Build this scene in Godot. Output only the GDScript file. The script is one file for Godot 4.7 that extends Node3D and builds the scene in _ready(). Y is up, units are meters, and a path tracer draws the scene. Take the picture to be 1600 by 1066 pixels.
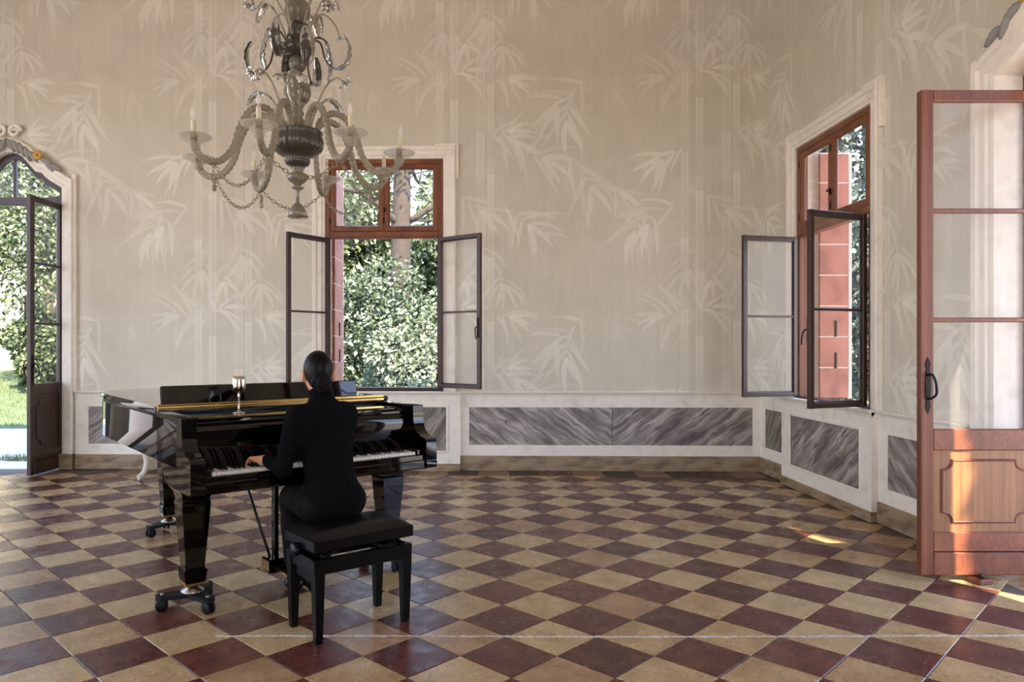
extends Node3D
# A villa salon with a grand piano: camera, sky and sun first, then the room shell, then the things in it.

const CAM_H := 1.42
var rng := RandomNumberGenerator.new()
var M := {}
var used := {}
var TB: Transform3D   # back wall: x to the right, y up, z into the room; origin in the right-hand corner
var TR: Transform3D   # right wall: x towards the viewer, y up, z into the room; same corner
var TP: Transform3D   # piano: x along the keys, y up, -z towards the tail

func _ready() -> void:
	rng.seed = 7
	setup_view()
	make_materials()
	TB = Transform3D(Basis(Vector3.UP, deg_to_rad(-1.41)), Vector3(3.31, 0, -8.35))
	TR = Transform3D(Basis(Vector3(0, 0, 1), Vector3(0, 1, 0), Vector3(-1, 0, 0)), Vector3(3.31, 0, -8.35))
	TP = Transform3D(Basis(Vector3.UP, deg_to_rad(37.5)), Vector3(-1.375, 0, -3.6))
	build_shell()
	build_floor()
	build_dado()
	build_windows()
	build_doors()
	build_garden()
	build_piano()
	build_bench()
	build_person()
	build_goblet()
	build_console()
	build_chandelier()

func setup_view() -> void:
	var cam := Camera3D.new()
	cam.name = "camera"
	cam.projection = Camera3D.PROJECTION_FRUSTUM
	var f := 1147.0
	cam.near = 0.1
	cam.far = 300.0
	cam.size = 1066.0 / f * cam.near
	cam.frustum_offset = Vector2((800.0 - 735.7) / f, (541.9 - 533.0) / f) * cam.near
	cam.position = Vector3(0, CAM_H, 0)
	add_child(cam)
	cam.current = true
	var env := Environment.new()
	env.background_mode = Environment.BG_SKY
	var sky := Sky.new()
	var sm := ProceduralSkyMaterial.new()
	sm.sky_top_color = Color(0.6, 0.72, 0.92)
	sm.sky_horizon_color = Color(0.93, 0.94, 0.93)
	sm.ground_horizon_color = Color(0.7, 0.68, 0.62)
	sm.ground_bottom_color = Color(0.5, 0.47, 0.42)
	sm.sun_angle_max = 0.0
	sm.energy_multiplier = 1.0
	sky.sky_material = sm
	env.sky = sky
	env.background_energy_multiplier = 3.2
	env.tonemap_mode = Environment.TONE_MAPPER_LINEAR
	env.tonemap_exposure = 2.5
	env.sdfgi_enabled = true
	env.ssao_enabled = true
	env.ssil_enabled = true
	var we := WorldEnvironment.new()
	we.name = "environment"
	we.environment = env
	add_child(we)
	var sun := DirectionalLight3D.new()
	sun.name = "sun"
	var el := deg_to_rad(46.0)
	var d := Vector3(-0.365 * cos(el), -sin(el), -0.93 * cos(el))
	sun.basis = Basis.looking_at(d, Vector3.UP)
	sun.light_color = Color(1.0, 0.93, 0.82)
	sun.light_energy = 3.4
	sun.light_angular_distance = 0.6
	sun.shadow_enabled = true
	add_child(sun)

# ---------------------------------------------------------------- naming
func numbered(called: String) -> String:
	if not used.has(called):
		used[called] = 0
		return called
	used[called] += 1
	return "%s_%03d" % [called, used[called]]

func meta(o: Node, label := "", category := "", group := "", kind := "") -> void:
	if label: o.set_meta("label", label)
	if category: o.set_meta("category", category)
	if group: o.set_meta("group", group)
	if kind: o.set_meta("kind", kind)

func thing(called: String, label: String, category: String, t := Transform3D(), group := "") -> Node3D:
	var o := Node3D.new()
	o.name = numbered(called)
	add_child(o)
	o.transform = t
	meta(o, label, category, group)
	return o

func structure(called: String, label := "", t := Transform3D()) -> Node3D:
	var o := Node3D.new()
	o.name = called
	add_child(o)
	o.transform = t
	meta(o, label, "", "", "structure")
	return o

func put(called: String, mesh: Mesh, m: Material, parent: Node, t := Transform3D()) -> MeshInstance3D:
	var o := MeshInstance3D.new()
	o.name = called
	o.mesh = mesh
	o.material_override = m
	o.transform = t
	parent.add_child(o, true)
	return o

func obj(called: String, st: SurfaceTool, m: Material, parent: Node, t := Transform3D()) -> MeshInstance3D:
	st.generate_normals()
	return put(called, st.commit(), m, parent, t)

func done(st: SurfaceTool) -> ArrayMesh:
	st.generate_normals()
	return st.commit()

# ---------------------------------------------------------------- shapes
func mb(smooth := false) -> SurfaceTool:
	var st := SurfaceTool.new()
	st.begin(Mesh.PRIMITIVE_TRIANGLES)
	st.set_smooth_group(0 if smooth else -1)
	return st

func tri(st: SurfaceTool, a: Vector3, b: Vector3, c: Vector3) -> void:   # counter-clockwise seen from outside
	st.add_vertex(a)
	st.add_vertex(c)
	st.add_vertex(b)

func quad(st: SurfaceTool, a: Vector3, b: Vector3, c: Vector3, d: Vector3) -> void:
	tri(st, a, b, c)
	tri(st, a, c, d)

func box(st: SurfaceTool, lo: Vector3, hi: Vector3, bev := 0.0, t := Transform3D()) -> void:
	st.set_smooth_group(-1)
	if bev <= 0.0:
		var v := []
		for i in 8:
			v.append(t * Vector3(hi.x if i & 1 else lo.x, hi.y if i & 2 else lo.y, hi.z if i & 4 else lo.z))
		for q in [[4, 5, 7, 6], [1, 0, 2, 3], [5, 1, 3, 7], [0, 4, 6, 2], [6, 7, 3, 2], [0, 1, 5, 4]]:
			quad(st, v[q[0]], v[q[1]], v[q[2]], v[q[3]])
		return
	var c := (lo + hi) * 0.5
	var h := (hi - lo) * 0.5
	var b: float = min(bev, min(h.x, min(h.y, h.z)) * 0.9)
	for ax in 3:
		var u := (ax + 1) % 3
		var w := (ax + 2) % 3
		for s in [-1.0, 1.0]:
			var p := []
			for k in [[-1, -1], [1, -1], [1, 1], [-1, 1]]:
				var q := Vector3()
				q[ax] = s * h[ax]
				q[u] = k[0] * (h[u] - b)
				q[w] = k[1] * (h[w] - b)
				p.append(t * (c + q))
			if s > 0: quad(st, p[0], p[1], p[2], p[3])
			else: quad(st, p[3], p[2], p[1], p[0])
	for ax in 3:   # edges along ax
		var u := (ax + 1) % 3
		var w := (ax + 2) % 3
		for su in [-1.0, 1.0]:
			for sw in [-1.0, 1.0]:
				var p := []
				for k in [[-1, 0], [1, 0], [1, 1], [-1, 1]]:
					var q := Vector3()
					q[ax] = k[0] * (h[ax] - b)
					q[u] = su * (h[u] - (b if k[1] else 0.0))
					q[w] = sw * (h[w] - (0.0 if k[1] else b))
					p.append(t * (c + q))
				if su * sw > 0: quad(st, p[3], p[2], p[1], p[0])
				else: quad(st, p[0], p[1], p[2], p[3])
	for sx in [-1.0, 1.0]:
		for sy in [-1.0, 1.0]:
			for sz in [-1.0, 1.0]:
				var a := t * (c + Vector3(sx * h.x, sy * (h.y - b), sz * (h.z - b)))
				var e := t * (c + Vector3(sx * (h.x - b), sy * h.y, sz * (h.z - b)))
				var g := t * (c + Vector3(sx * (h.x - b), sy * (h.y - b), sz * h.z))
				if sx * sy * sz > 0: tri(st, a, e, g)
				else: tri(st, a, g, e)

func area2(p: PackedVector2Array) -> float:
	var a := 0.0
	for i in p.size():
		var q := p[(i + 1) % p.size()]
		a += p[i].x * q.y - q.x * p[i].y
	return a

func prism(st: SurfaceTool, poly: PackedVector2Array, z0: float, z1: float, t := Transform3D(), smooth := false) -> void:
	var p := poly.duplicate()
	if area2(p) < 0: p.reverse()
	st.set_smooth_group(-1)
	var idx := Geometry2D.triangulate_polygon(p)
	for i in range(0, idx.size(), 3):
		var a := p[idx[i]]
		var b := p[idx[i + 1]]
		var c := p[idx[i + 2]]
		if (b - a).cross(c - a) < 0:
			var s := b
			b = c
			c = s
		tri(st, t * Vector3(a.x, a.y, z1), t * Vector3(b.x, b.y, z1), t * Vector3(c.x, c.y, z1))
		tri(st, t * Vector3(a.x, a.y, z0), t * Vector3(c.x, c.y, z0), t * Vector3(b.x, b.y, z0))
	st.set_smooth_group(1 if smooth else -1)
	for i in p.size():
		var a := p[i]
		var b := p[(i + 1) % p.size()]
		quad(st, t * Vector3(a.x, a.y, z0), t * Vector3(b.x, b.y, z0), t * Vector3(b.x, b.y, z1), t * Vector3(a.x, a.y, z1))
	st.set_smooth_group(-1)

# plan outline (x, z) extruded upwards
func slab(st: SurfaceTool, plan: PackedVector2Array, y0: float, y1: float, smooth := false) -> void:
	var p := PackedVector2Array()
	for v in plan: p.append(Vector2(v.x, -v.y))
	prism(st, p, y0, y1, Transform3D(Basis(Vector3(1, 0, 0), Vector3(0, 0, -1), Vector3(0, 1, 0)), Vector3.ZERO), smooth)

func ring_frame(d: Vector3) -> Basis:
	var u := d.cross(Vector3.UP)
	if u.length() < 0.05: u = d.cross(Vector3.RIGHT)
	u = u.normalized()
	return Basis(u, d.cross(u).normalized(), d)

func tube(st: SurfaceTool, pts: Array, radii, sides := 8, flat := 1.0) -> void:
	st.set_smooth_group(0)
	var n := pts.size()
	var rings := []
	var prev := Vector3.ZERO
	for i in n:
		var d: Vector3 = (pts[min(i + 1, n - 1)] - pts[max(i - 1, 0)]).normalized()
		var u: Vector3
		if i == 0:
			u = ring_frame(d).x
		else:
			u = (prev - d * prev.dot(d)).normalized()
		prev = u
		var w := d.cross(u).normalized()
		var r: float = radii[i] if radii is Array else radii
		var ring := []
		for k in sides:
			var a := TAU * k / sides
			ring.append(pts[i] + u * cos(a) * r + w * sin(a) * r * flat)
		rings.append(ring)
	for i in n - 1:
		for k in sides:
			var l := (k + 1) % sides
			quad(st, rings[i][k], rings[i][l], rings[i + 1][l], rings[i + 1][k])
	for k in range(1, sides - 1):
		tri(st, rings[0][0], rings[0][k + 1], rings[0][k])
		tri(st, rings[n - 1][0], rings[n - 1][k], rings[n - 1][k + 1])

func rope(st: SurfaceTool, pts: Array, r: float, lobes := 4, twist := 0.42, deep := 0.2, sides := 20) -> void:   # twisted, fluted rod
	st.set_smooth_group(0)
	var n := pts.size()
	var rings := []
	var prev := Vector3.ZERO
	for i in n:
		var d: Vector3 = (pts[min(i + 1, n - 1)] - pts[max(i - 1, 0)]).normalized()
		var u: Vector3 = ring_frame(d).x if i == 0 else (prev - d * prev.dot(d)).normalized()
		prev = u
		var w := d.cross(u).normalized()
		var ring := []
		for k in sides:
			var a := TAU * k / sides
			var q := r * (1.0 + deep * cos(lobes * (a + twist * i)))
			ring.append(pts[i] + u * cos(a) * q + w * sin(a) * q)
		rings.append(ring)
	for i in n - 1:
		for k in sides:
			var l := (k + 1) % sides
			quad(st, rings[i][k], rings[i][l], rings[i + 1][l], rings[i + 1][k])
	for k in range(1, sides - 1):
		tri(st, rings[0][0], rings[0][k + 1], rings[0][k])
		tri(st, rings[n - 1][0], rings[n - 1][k], rings[n - 1][k + 1])

func lathe(st: SurfaceTool, prof: Array, sides := 20, t := Transform3D(), lobes := 0, depth := 0.0) -> void:   # prof: Vector2(radius, height)
	st.set_smooth_group(0)
	for i in prof.size() - 1:
		var a: Vector2 = prof[i]
		var b: Vector2 = prof[i + 1]
		for k in sides:
			var f := TAU * k / sides
			var g := TAU * (k + 1) / sides
			var lf := 1.0 + (depth * cos(f * lobes) if lobes else 0.0)
			var lg := 1.0 + (depth * cos(g * lobes) if lobes else 0.0)
			var p := t * Vector3(a.x * cos(f) * lf, a.y, a.x * sin(f) * lf)
			var q := t * Vector3(a.x * cos(g) * lg, a.y, a.x * sin(g) * lg)
			var r := t * Vector3(b.x * cos(g) * lg, b.y, b.x * sin(g) * lg)
			var s := t * Vector3(b.x * cos(f) * lf, b.y, b.x * sin(f) * lf)
			if b.x > 1e-5: tri(st, p, s, r)
			if a.x > 1e-5: tri(st, p, r, q)

func ball(st: SurfaceTool, c: Vector3, r: Vector3, n := 10, b := Basis()) -> void:
	var prof := []
	for i in n + 1:
		var a := -PI / 2 + PI * i / n
		prof.append(Vector2(cos(a) if i > 0 and i < n else 0.0, sin(a)))
	lathe(st, prof, n * 2, Transform3D(b * Basis.from_scale(r), c))

# profile (a, b): a outwards in the plane of the path, b out of the plane (+z)
func moulding(st: SurfaceTool, path: PackedVector2Array, prof: PackedVector2Array, closed := false, t := Transform3D(), smooth := false) -> void:
	st.set_smooth_group(0 if smooth else -1)
	var n := path.size()
	var rows := []
	for i in n:
		var a := path[(i - 1 + n) % n] if closed or i > 0 else path[i] * 2.0 - path[i + 1]
		var b := path[(i + 1) % n] if closed or i < n - 1 else path[i] * 2.0 - path[i - 1]
		var d0 := (path[i] - a).normalized()
		var d1 := (b - path[i]).normalized()
		var n0 := Vector2(d0.y, -d0.x)
		var n1 := Vector2(d1.y, -d1.x)
		var m := (n0 + n1).normalized()
		m /= max(0.35, m.dot(n0))
		var row := []
		for q in prof: row.append(t * Vector3(path[i].x + m.x * q.x, path[i].y + m.y * q.x, q.y))
		rows.append(row)
	var k := prof.size()
	var flip := area2(prof) < 0
	for i in (n if closed else n - 1):
		var r0: Array = rows[i]
		var r1: Array = rows[(i + 1) % n]
		for j in k:
			var l := (j + 1) % k
			if flip: quad(st, r0[j], r0[l], r1[l], r1[j])
			else: quad(st, r1[j], r1[l], r0[l], r0[j])
	if not closed:
		st.set_smooth_group(-1)
		var idx := Geometry2D.triangulate_polygon(prof)
		for i in range(0, idx.size(), 3):
			tri(st, rows[0][idx[i]], rows[0][idx[i + 1]], rows[0][idx[i + 2]])
			tri(st, rows[n - 1][idx[i]], rows[n - 1][idx[i + 2]], rows[n - 1][idx[i + 1]])

func spline(pts: Array, per := 6) -> Array:
	var out := []
	var n := pts.size()
	for i in n - 1:
		var p0 = pts[max(i - 1, 0)]
		var p1 = pts[i]
		var p2 = pts[i + 1]
		var p3 = pts[min(i + 2, n - 1)]
		for k in per:
			var s := float(k) / per
			out.append(p1.cubic_interpolate(p2, p0, p3, s))
	out.append(pts[n - 1])
	return out

# a curved leaf blade with thickness: midrib points, half width at each, ruffled
func blade(st: SurfaceTool, mid: Array, wid: Array, side: Vector3, thick := 0.004, ruffle := 0.0) -> void:
	st.set_smooth_group(0)
	var n := mid.size()
	var top := []
	var bot := []
	for i in n:
		var d: Vector3 = (mid[min(i + 1, n - 1)] - mid[max(i - 1, 0)]).normalized()
		var s: Vector3 = (side - d * side.dot(d)).normalized()
		var nn := s.cross(d).normalized()
		var ra := []
		var rb := []
		for k in 5:
			var e := (k - 2) / 2.0
			var lift: float = abs(e) * 0.35 * wid[i] + (ruffle * wid[i] * sin(i * 2.4) * e)
			var c: Vector3 = mid[i] + s * (e * wid[i]) - nn * lift
			ra.append(c + nn * thick * (1.0 - 0.7 * abs(e)))
			rb.append(c - nn * thick * (1.0 - 0.7 * abs(e)))
		top.append(ra)
		bot.append(rb)
	for i in n - 1:
		for k in 4:
			quad(st, top[i][k], top[i + 1][k], top[i + 1][k + 1], top[i][k + 1])
			quad(st, bot[i][k + 1], bot[i + 1][k + 1], bot[i + 1][k], bot[i][k])
		quad(st, bot[i][0], bot[i + 1][0], top[i + 1][0], top[i][0])
		quad(st, top[i][4], top[i + 1][4], bot[i + 1][4], bot[i][4])
	for k in 4:
		quad(st, top[0][k], top[0][k + 1], bot[0][k + 1], bot[0][k])
		quad(st, top[n - 1][k + 1], top[n - 1][k], bot[n - 1][k], bot[n - 1][k + 1])

# ---------------------------------------------------------------- materials
func mat(c: Color, rough := 0.6, metal := 0.0) -> StandardMaterial3D:
	var m := StandardMaterial3D.new()
	m.albedo_color = c
	m.roughness = rough
	m.metallic = metal
	return m

func tri_mat(tex: Texture2D, scale: Vector3, tint := Color.WHITE, rough := 0.6, world := false) -> StandardMaterial3D:
	var m := mat(tint, rough)
	m.albedo_texture = tex
	m.uv1_triplanar = true
	m.uv1_world_triplanar = world
	m.uv1_scale = scale
	m.uv1_triplanar_sharpness = 8.0
	return m

func img_tex(w: int, h: int, data: PackedByteArray) -> ImageTexture:
	return ImageTexture.create_from_image(Image.create_from_data(w, h, false, Image.FORMAT_RGB8, data))

func fnl(sd: int, freq: float, oct := 4) -> FastNoiseLite:
	var n := FastNoiseLite.new()
	n.seed = sd
	n.frequency = freq
	n.fractal_octaves = oct
	n.noise_type = FastNoiseLite.TYPE_SIMPLEX_SMOOTH
	return n

func noise_image(sd: int, size: int, freq: float, oct := 4) -> PackedByteArray:
	return fnl(sd, freq, oct).get_seamless_image(size, size).get_data()

func ramp_tex(sd: int, size: int, freq: float, cols: Array, oct := 5) -> ImageTexture:
	var src := noise_image(sd, size, freq, oct)
	var data := PackedByteArray()
	data.resize(size * size * 3)
	var last := cols.size() - 1
	for i in size * size:
		var v: float = clampf(src[i] / 255.0, 0.0, 0.999) * last
		var k := int(v)
		var c: Color = cols[k].lerp(cols[k + 1], v - k)
		data[i * 3] = int(c.r * 255)
		data[i * 3 + 1] = int(c.g * 255)
		data[i * 3 + 2] = int(c.b * 255)
	return img_tex(size, size, data)

# stone with clouding, dark pits and pale flecks
func stone_tex(sd: int, a: Color, b: Color, pit: Color, pits: int, fleck: Color, flecks: int) -> ImageTexture:
	var size := 768
	var n1 := noise_image(sd, size, 0.006, 5)
	var n2 := noise_image(sd + 1, size, 0.06, 3)
	var buf := PackedFloat32Array()
	buf.resize(size * size * 3)
	for i in size * size:
		var c := a.lerp(b, clampf(n1[i] / 255.0 * 1.3 - 0.15, 0, 1))
		var g := 0.9 + 0.2 * n2[i] / 255.0
		buf[i * 3] = c.r * g
		buf[i * 3 + 1] = c.g * g
		buf[i * 3 + 2] = c.b * g
	for kind in 2:
		var col := pit if kind == 0 else fleck
		for j in (pits if kind == 0 else flecks):
			var x := rng.randi_range(0, size - 1)
			var y := rng.randi_range(0, size - 1)
			var rx := rng.randf_range(1.0, 3.0) + (rng.randf_range(1, 5) if rng.randf() < 0.07 else 0.0)
			var ry := rng.randf_range(0.9, 2.4)
			var an := rng.randf_range(-0.6, 0.6)
			var al := rng.randf_range(0.35, 0.95)
			var e := int(max(rx, ry)) + 1
			for dy in range(-e, e + 1):
				for dx in range(-e, e + 1):
					var u := (dx * cos(an) + dy * sin(an)) / rx
					var v := (-dx * sin(an) + dy * cos(an)) / ry
					if u * u + v * v <= 1.0:
						var k: int = (posmod(y + dy, size) * size + posmod(x + dx, size)) * 3
						buf[k] = lerpf(buf[k], col.r, al)
						buf[k + 1] = lerpf(buf[k + 1], col.g, al)
						buf[k + 2] = lerpf(buf[k + 2], col.b, al)
	var data := PackedByteArray()
	data.resize(size * size * 3)
	for i in data.size(): data[i] = int(clampf(buf[i], 0, 1) * 255)
	return img_tex(size, size, data)

# veined marble, veins running along a slant
func marble_tex(sd: int, lean: float, light: Color, dark: Color) -> ImageTexture:
	var w := 640
	var h := 288
	var n1 := fnl(sd, 0.008, 4)
	var n2 := fnl(sd + 3, 0.03, 5)
	var n3 := fnl(sd + 5, 0.012, 3)
	var data := PackedByteArray()
	data.resize(w * h * 3)
	for y in h:
		for x in w:
			var along := x * cos(lean) + y * sin(lean)
			var across := -x * sin(lean) + y * cos(lean) + 12.0 * n1.get_noise_2d(x, y)
			var v := n2.get_noise_2d(along * 0.1, across * 1.2)
			var cl := n3.get_noise_2d(along * 0.4, across)
			var s := clampf(0.56 + 0.8 * v + 0.6 * cl, 0, 1)
			var vein: float = pow(1.0 - min(1.0, abs(n2.get_noise_2d(along * 0.1 + 900.0, across * 1.1)) * 8.0), 2.0) * clampf(0.45 + 1.5 * cl, 0, 1)
			var c := dark.lerp(light, s).lerp(dark * 0.5, vein * 0.9)
			var k := (y * w + x) * 3
			data[k] = int(clampf(c.r, 0, 1) * 255)
			data[k + 1] = int(clampf(c.g, 0, 1) * 255)
			data[k + 2] = int(clampf(c.b, 0, 1) * 255)
	return img_tex(w, h, data)

func wood_tex(sd: int, a: Color, b: Color) -> ImageTexture:
	var size := 512
	var n1 := fnl(sd, 0.02, 5)
	var n2 := fnl(sd + 1, 0.2, 2)
	var data := PackedByteArray()
	data.resize(size * size * 3)
	for y in size:
		for x in size:
			var ang := TAU * x / size
			var v := n1.get_noise_3d(cos(ang) * 80.0, sin(ang) * 80.0, 60.0 * sin(TAU * y / size) / TAU)
			var f := n2.get_noise_3d(cos(ang) * 80.0, sin(ang) * 80.0, 10.0 * sin(TAU * y / size))
			var c := a.lerp(b, clampf(0.5 + 0.9 * v, 0, 1))
			var g := 1.0 + 0.18 * f
			var k := (y * size + x) * 3
			data[k] = int(clampf(c.r * g, 0, 1) * 255)
			data[k + 1] = int(clampf(c.g * g, 0, 1) * 255)
			data[k + 2] = int(clampf(c.b * g, 0, 1) * 255)
	return img_tex(size, size, data)

# ---- the printed bamboo wallpaper: pale stems and drooping leaves, one repeat of 2.8 x 2.72 m
const WP := 1200
var wp: PackedFloat32Array

func wp_add(x: float, y: float, v: float) -> void:
	var k := posmod(int(y), WP) * WP + posmod(int(x), WP)
	wp[k] += (v - wp[k]) * absf(v) * 9.0 if v > wp[k] else 0.0

func wp_leaf(x: float, y: float, ang: float, ln: float, wd: float, bend: float, tone: float) -> void:
	var steps := int(ln * 1.3)
	var px := x
	var py := y
	var a := ang
	for i in steps:
		var s := float(i) / steps
		a += bend / steps
		px += cos(a) * ln / steps
		py += sin(a) * ln / steps
		var hw: float = wd * pow(sin(PI * pow(s, 0.75)), 0.8) + 0.6
		var nx := -sin(a)
		var ny := cos(a)
		var m := int(hw * 1.5) + 1
		for j in range(-m, m + 1):
			var e := float(j) / m
			var v: float = tone * (0.55 + 0.45 * abs(e) + (0.35 if abs(e) < 0.12 else 0.0)) * (0.55 + 0.45 * (1.0 - s * 0.6))
			var k: int = posmod(int(py + ny * e * hw), WP) * WP + posmod(int(px + nx * e * hw), WP)
			if v > wp[k]: wp[k] = lerpf(wp[k], v, 0.75)

func wp_spray(x: float, y: float, ln: float, tone: float, n: int, lean: float) -> void:
	# a drooping twig with paired leaves that hang from it
	var px := x
	var py := y
	var a := lean
	var seg := ln * 0.2
	var fall := 1.0 if cos(a) > 0 else -1.0
	for i in n:
		a += fall * rng.randf_range(0.04, 0.16)
		for q in 8:
			px += cos(a) * seg / 8.0
			py += sin(a) * seg / 8.0
			var k: int = posmod(int(py), WP) * WP + posmod(int(px), WP)
			wp[k] = maxf(wp[k], tone * 0.6)
			wp[(k + 1) % (WP * WP)] = maxf(wp[(k + 1) % (WP * WP)], tone * 0.5)
		for side in [-1.0, 1.0]:
			if rng.randf() < 0.25: continue
			var l := ln * rng.randf_range(0.75, 1.25) * (0.75 + 0.4 * sin(PI * (i + 0.5) / n))
			var out: float = a + side * rng.randf_range(0.35, 1.25)
			var h := cos(out)
			var bend: float = (1.0 if h > 0 else -1.0) * rng.randf_range(0.3, 1.1) * (1.0 if sin(out) < 0.7 else 0.35)
			wp_leaf(px, py, out, l, ln * rng.randf_range(0.034, 0.05), bend, tone * rng.randf_range(0.5, 1.0))
	for side in 3:
		wp_leaf(px, py, a + rng.randf_range(-0.5, 0.5), ln * rng.randf_range(0.7, 1.0), ln * 0.055, fall * 0.5, tone)

func wp_stem(x: float, w: float, tone: float, joints: Array) -> void:
	for y in WP:
		var near := 999.0
		for j in joints: near = min(near, absf(wrapf(y - j * WP, -WP / 2.0, WP / 2.0)))
		var below := 999.0
		for j in joints:
			var d := wrapf(y - j * WP, 0.0, WP)
			below = min(below, d)
		var fade := tone * clampf(1.0 - below / 420.0, 0.35, 1.0) * (0.3 if near < 2.0 else 1.0)
		for dx in range(int(-w), int(w) + 1):
			var e := absf(dx) / w
			var v := fade * (0.65 + 0.5 * (e if e > 0.7 else 0.0))
			var k: int = y * WP + posmod(int(x) + dx, WP)
			if v > wp[k]: wp[k] = v

func wallpaper_tex(base: Color, pale: Color) -> ImageTexture:
	wp = PackedFloat32Array()
	wp.resize(WP * WP)
	var q := WP / 1200.0
	for i in 14:   # faint background foliage
		wp_spray(rng.randf() * WP, rng.randf() * WP, 150 * q, 0.2, 4, rng.randf_range(0.0, 3.1))
	wp_stem(250 * q, 17 * q, 0.7, [0.02, 0.36, 0.72])
	wp_stem(322 * q, 17 * q, 0.8, [0.13, 0.52, 0.86])
	wp_stem(452 * q, 19 * q, 0.6, [0.27, 0.63, 0.95])
	wp_stem(502 * q, 15 * q, 0.8, [0.07, 0.45, 0.8])
	wp_stem(560 * q, 5 * q, 0.35, [0.2, 0.7])
	var sprays := [[330, 70, 180, 5, 3.5], [300, 40, 150, 3, -0.5], [500, 60, 150, 3, -0.2], [980, 60, 200, 5, 2.6], [900, 120, 190, 4, 1.9], [540, 350, 130, 2, -0.7], [480, 330, 180, 4, 0.1], [270, 400, 180, 4, 2.9], [640, 440, 190, 3, 0.0], [860, 430, 215, 5, 0.6], [1060, 600, 140, 3, 0.3], [330, 640, 180, 4, 0.4], [230, 690, 190, 5, 2.8], [90, 700, 190, 4, 2.4], [540, 690, 180, 5, 0.3], [700, 860, 140, 2, -0.4], [450, 850, 170, 3, 1.2], [330, 900, 170, 4, 2.3], [380, 960, 150, 4, 1.4], [520, 1010, 150, 3, 0.9]]
	for s in sprays:
		wp_spray(s[0] * q, s[1] * q, s[2] * q, rng.randf_range(0.6, 1.0), s[3], s[4])
	for s in [[150, 60, 420, 120], [420, 360, 760, 470], [300, 690, 60, 720], [322, 300, 620, 330], [900, 130, 560, 30]]:   # twigs
		for i in 200:
			var f := i / 200.0
			var k: int = posmod(int(lerpf(s[1], s[3], f) * q - 26 * sin(f * PI)), WP) * WP + posmod(int(lerpf(s[0], s[2], f) * q), WP)
			for w in 3: wp[(k + w) % (WP * WP)] = max(wp[(k + w) % (WP * WP)], 0.4)
	var weave := noise_image(91, WP, 0.004, 3)
	var data := PackedByteArray()
	data.resize(WP * WP * 3)
	for y in WP:
		for x in WP:
			var i := y * WP + x
			var c := base.lerp(pale, clampf(wp[i], 0, 1))
			var g: float = 1.0 + 0.025 * (weave[posmod(x * 7, WP) + (y / 3) * WP] / 255.0 - 0.5) + 0.05 * (weave[i] / 255.0 - 0.5)
			data[i * 3] = int(clampf(c.r * g, 0, 1) * 255)
			data[i * 3 + 1] = int(clampf(c.g * g, 0, 1) * 255)
			data[i * 3 + 2] = int(clampf(c.b * g, 0, 1) * 255)
	wp.clear()
	return img_tex(WP, WP, data)

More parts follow.
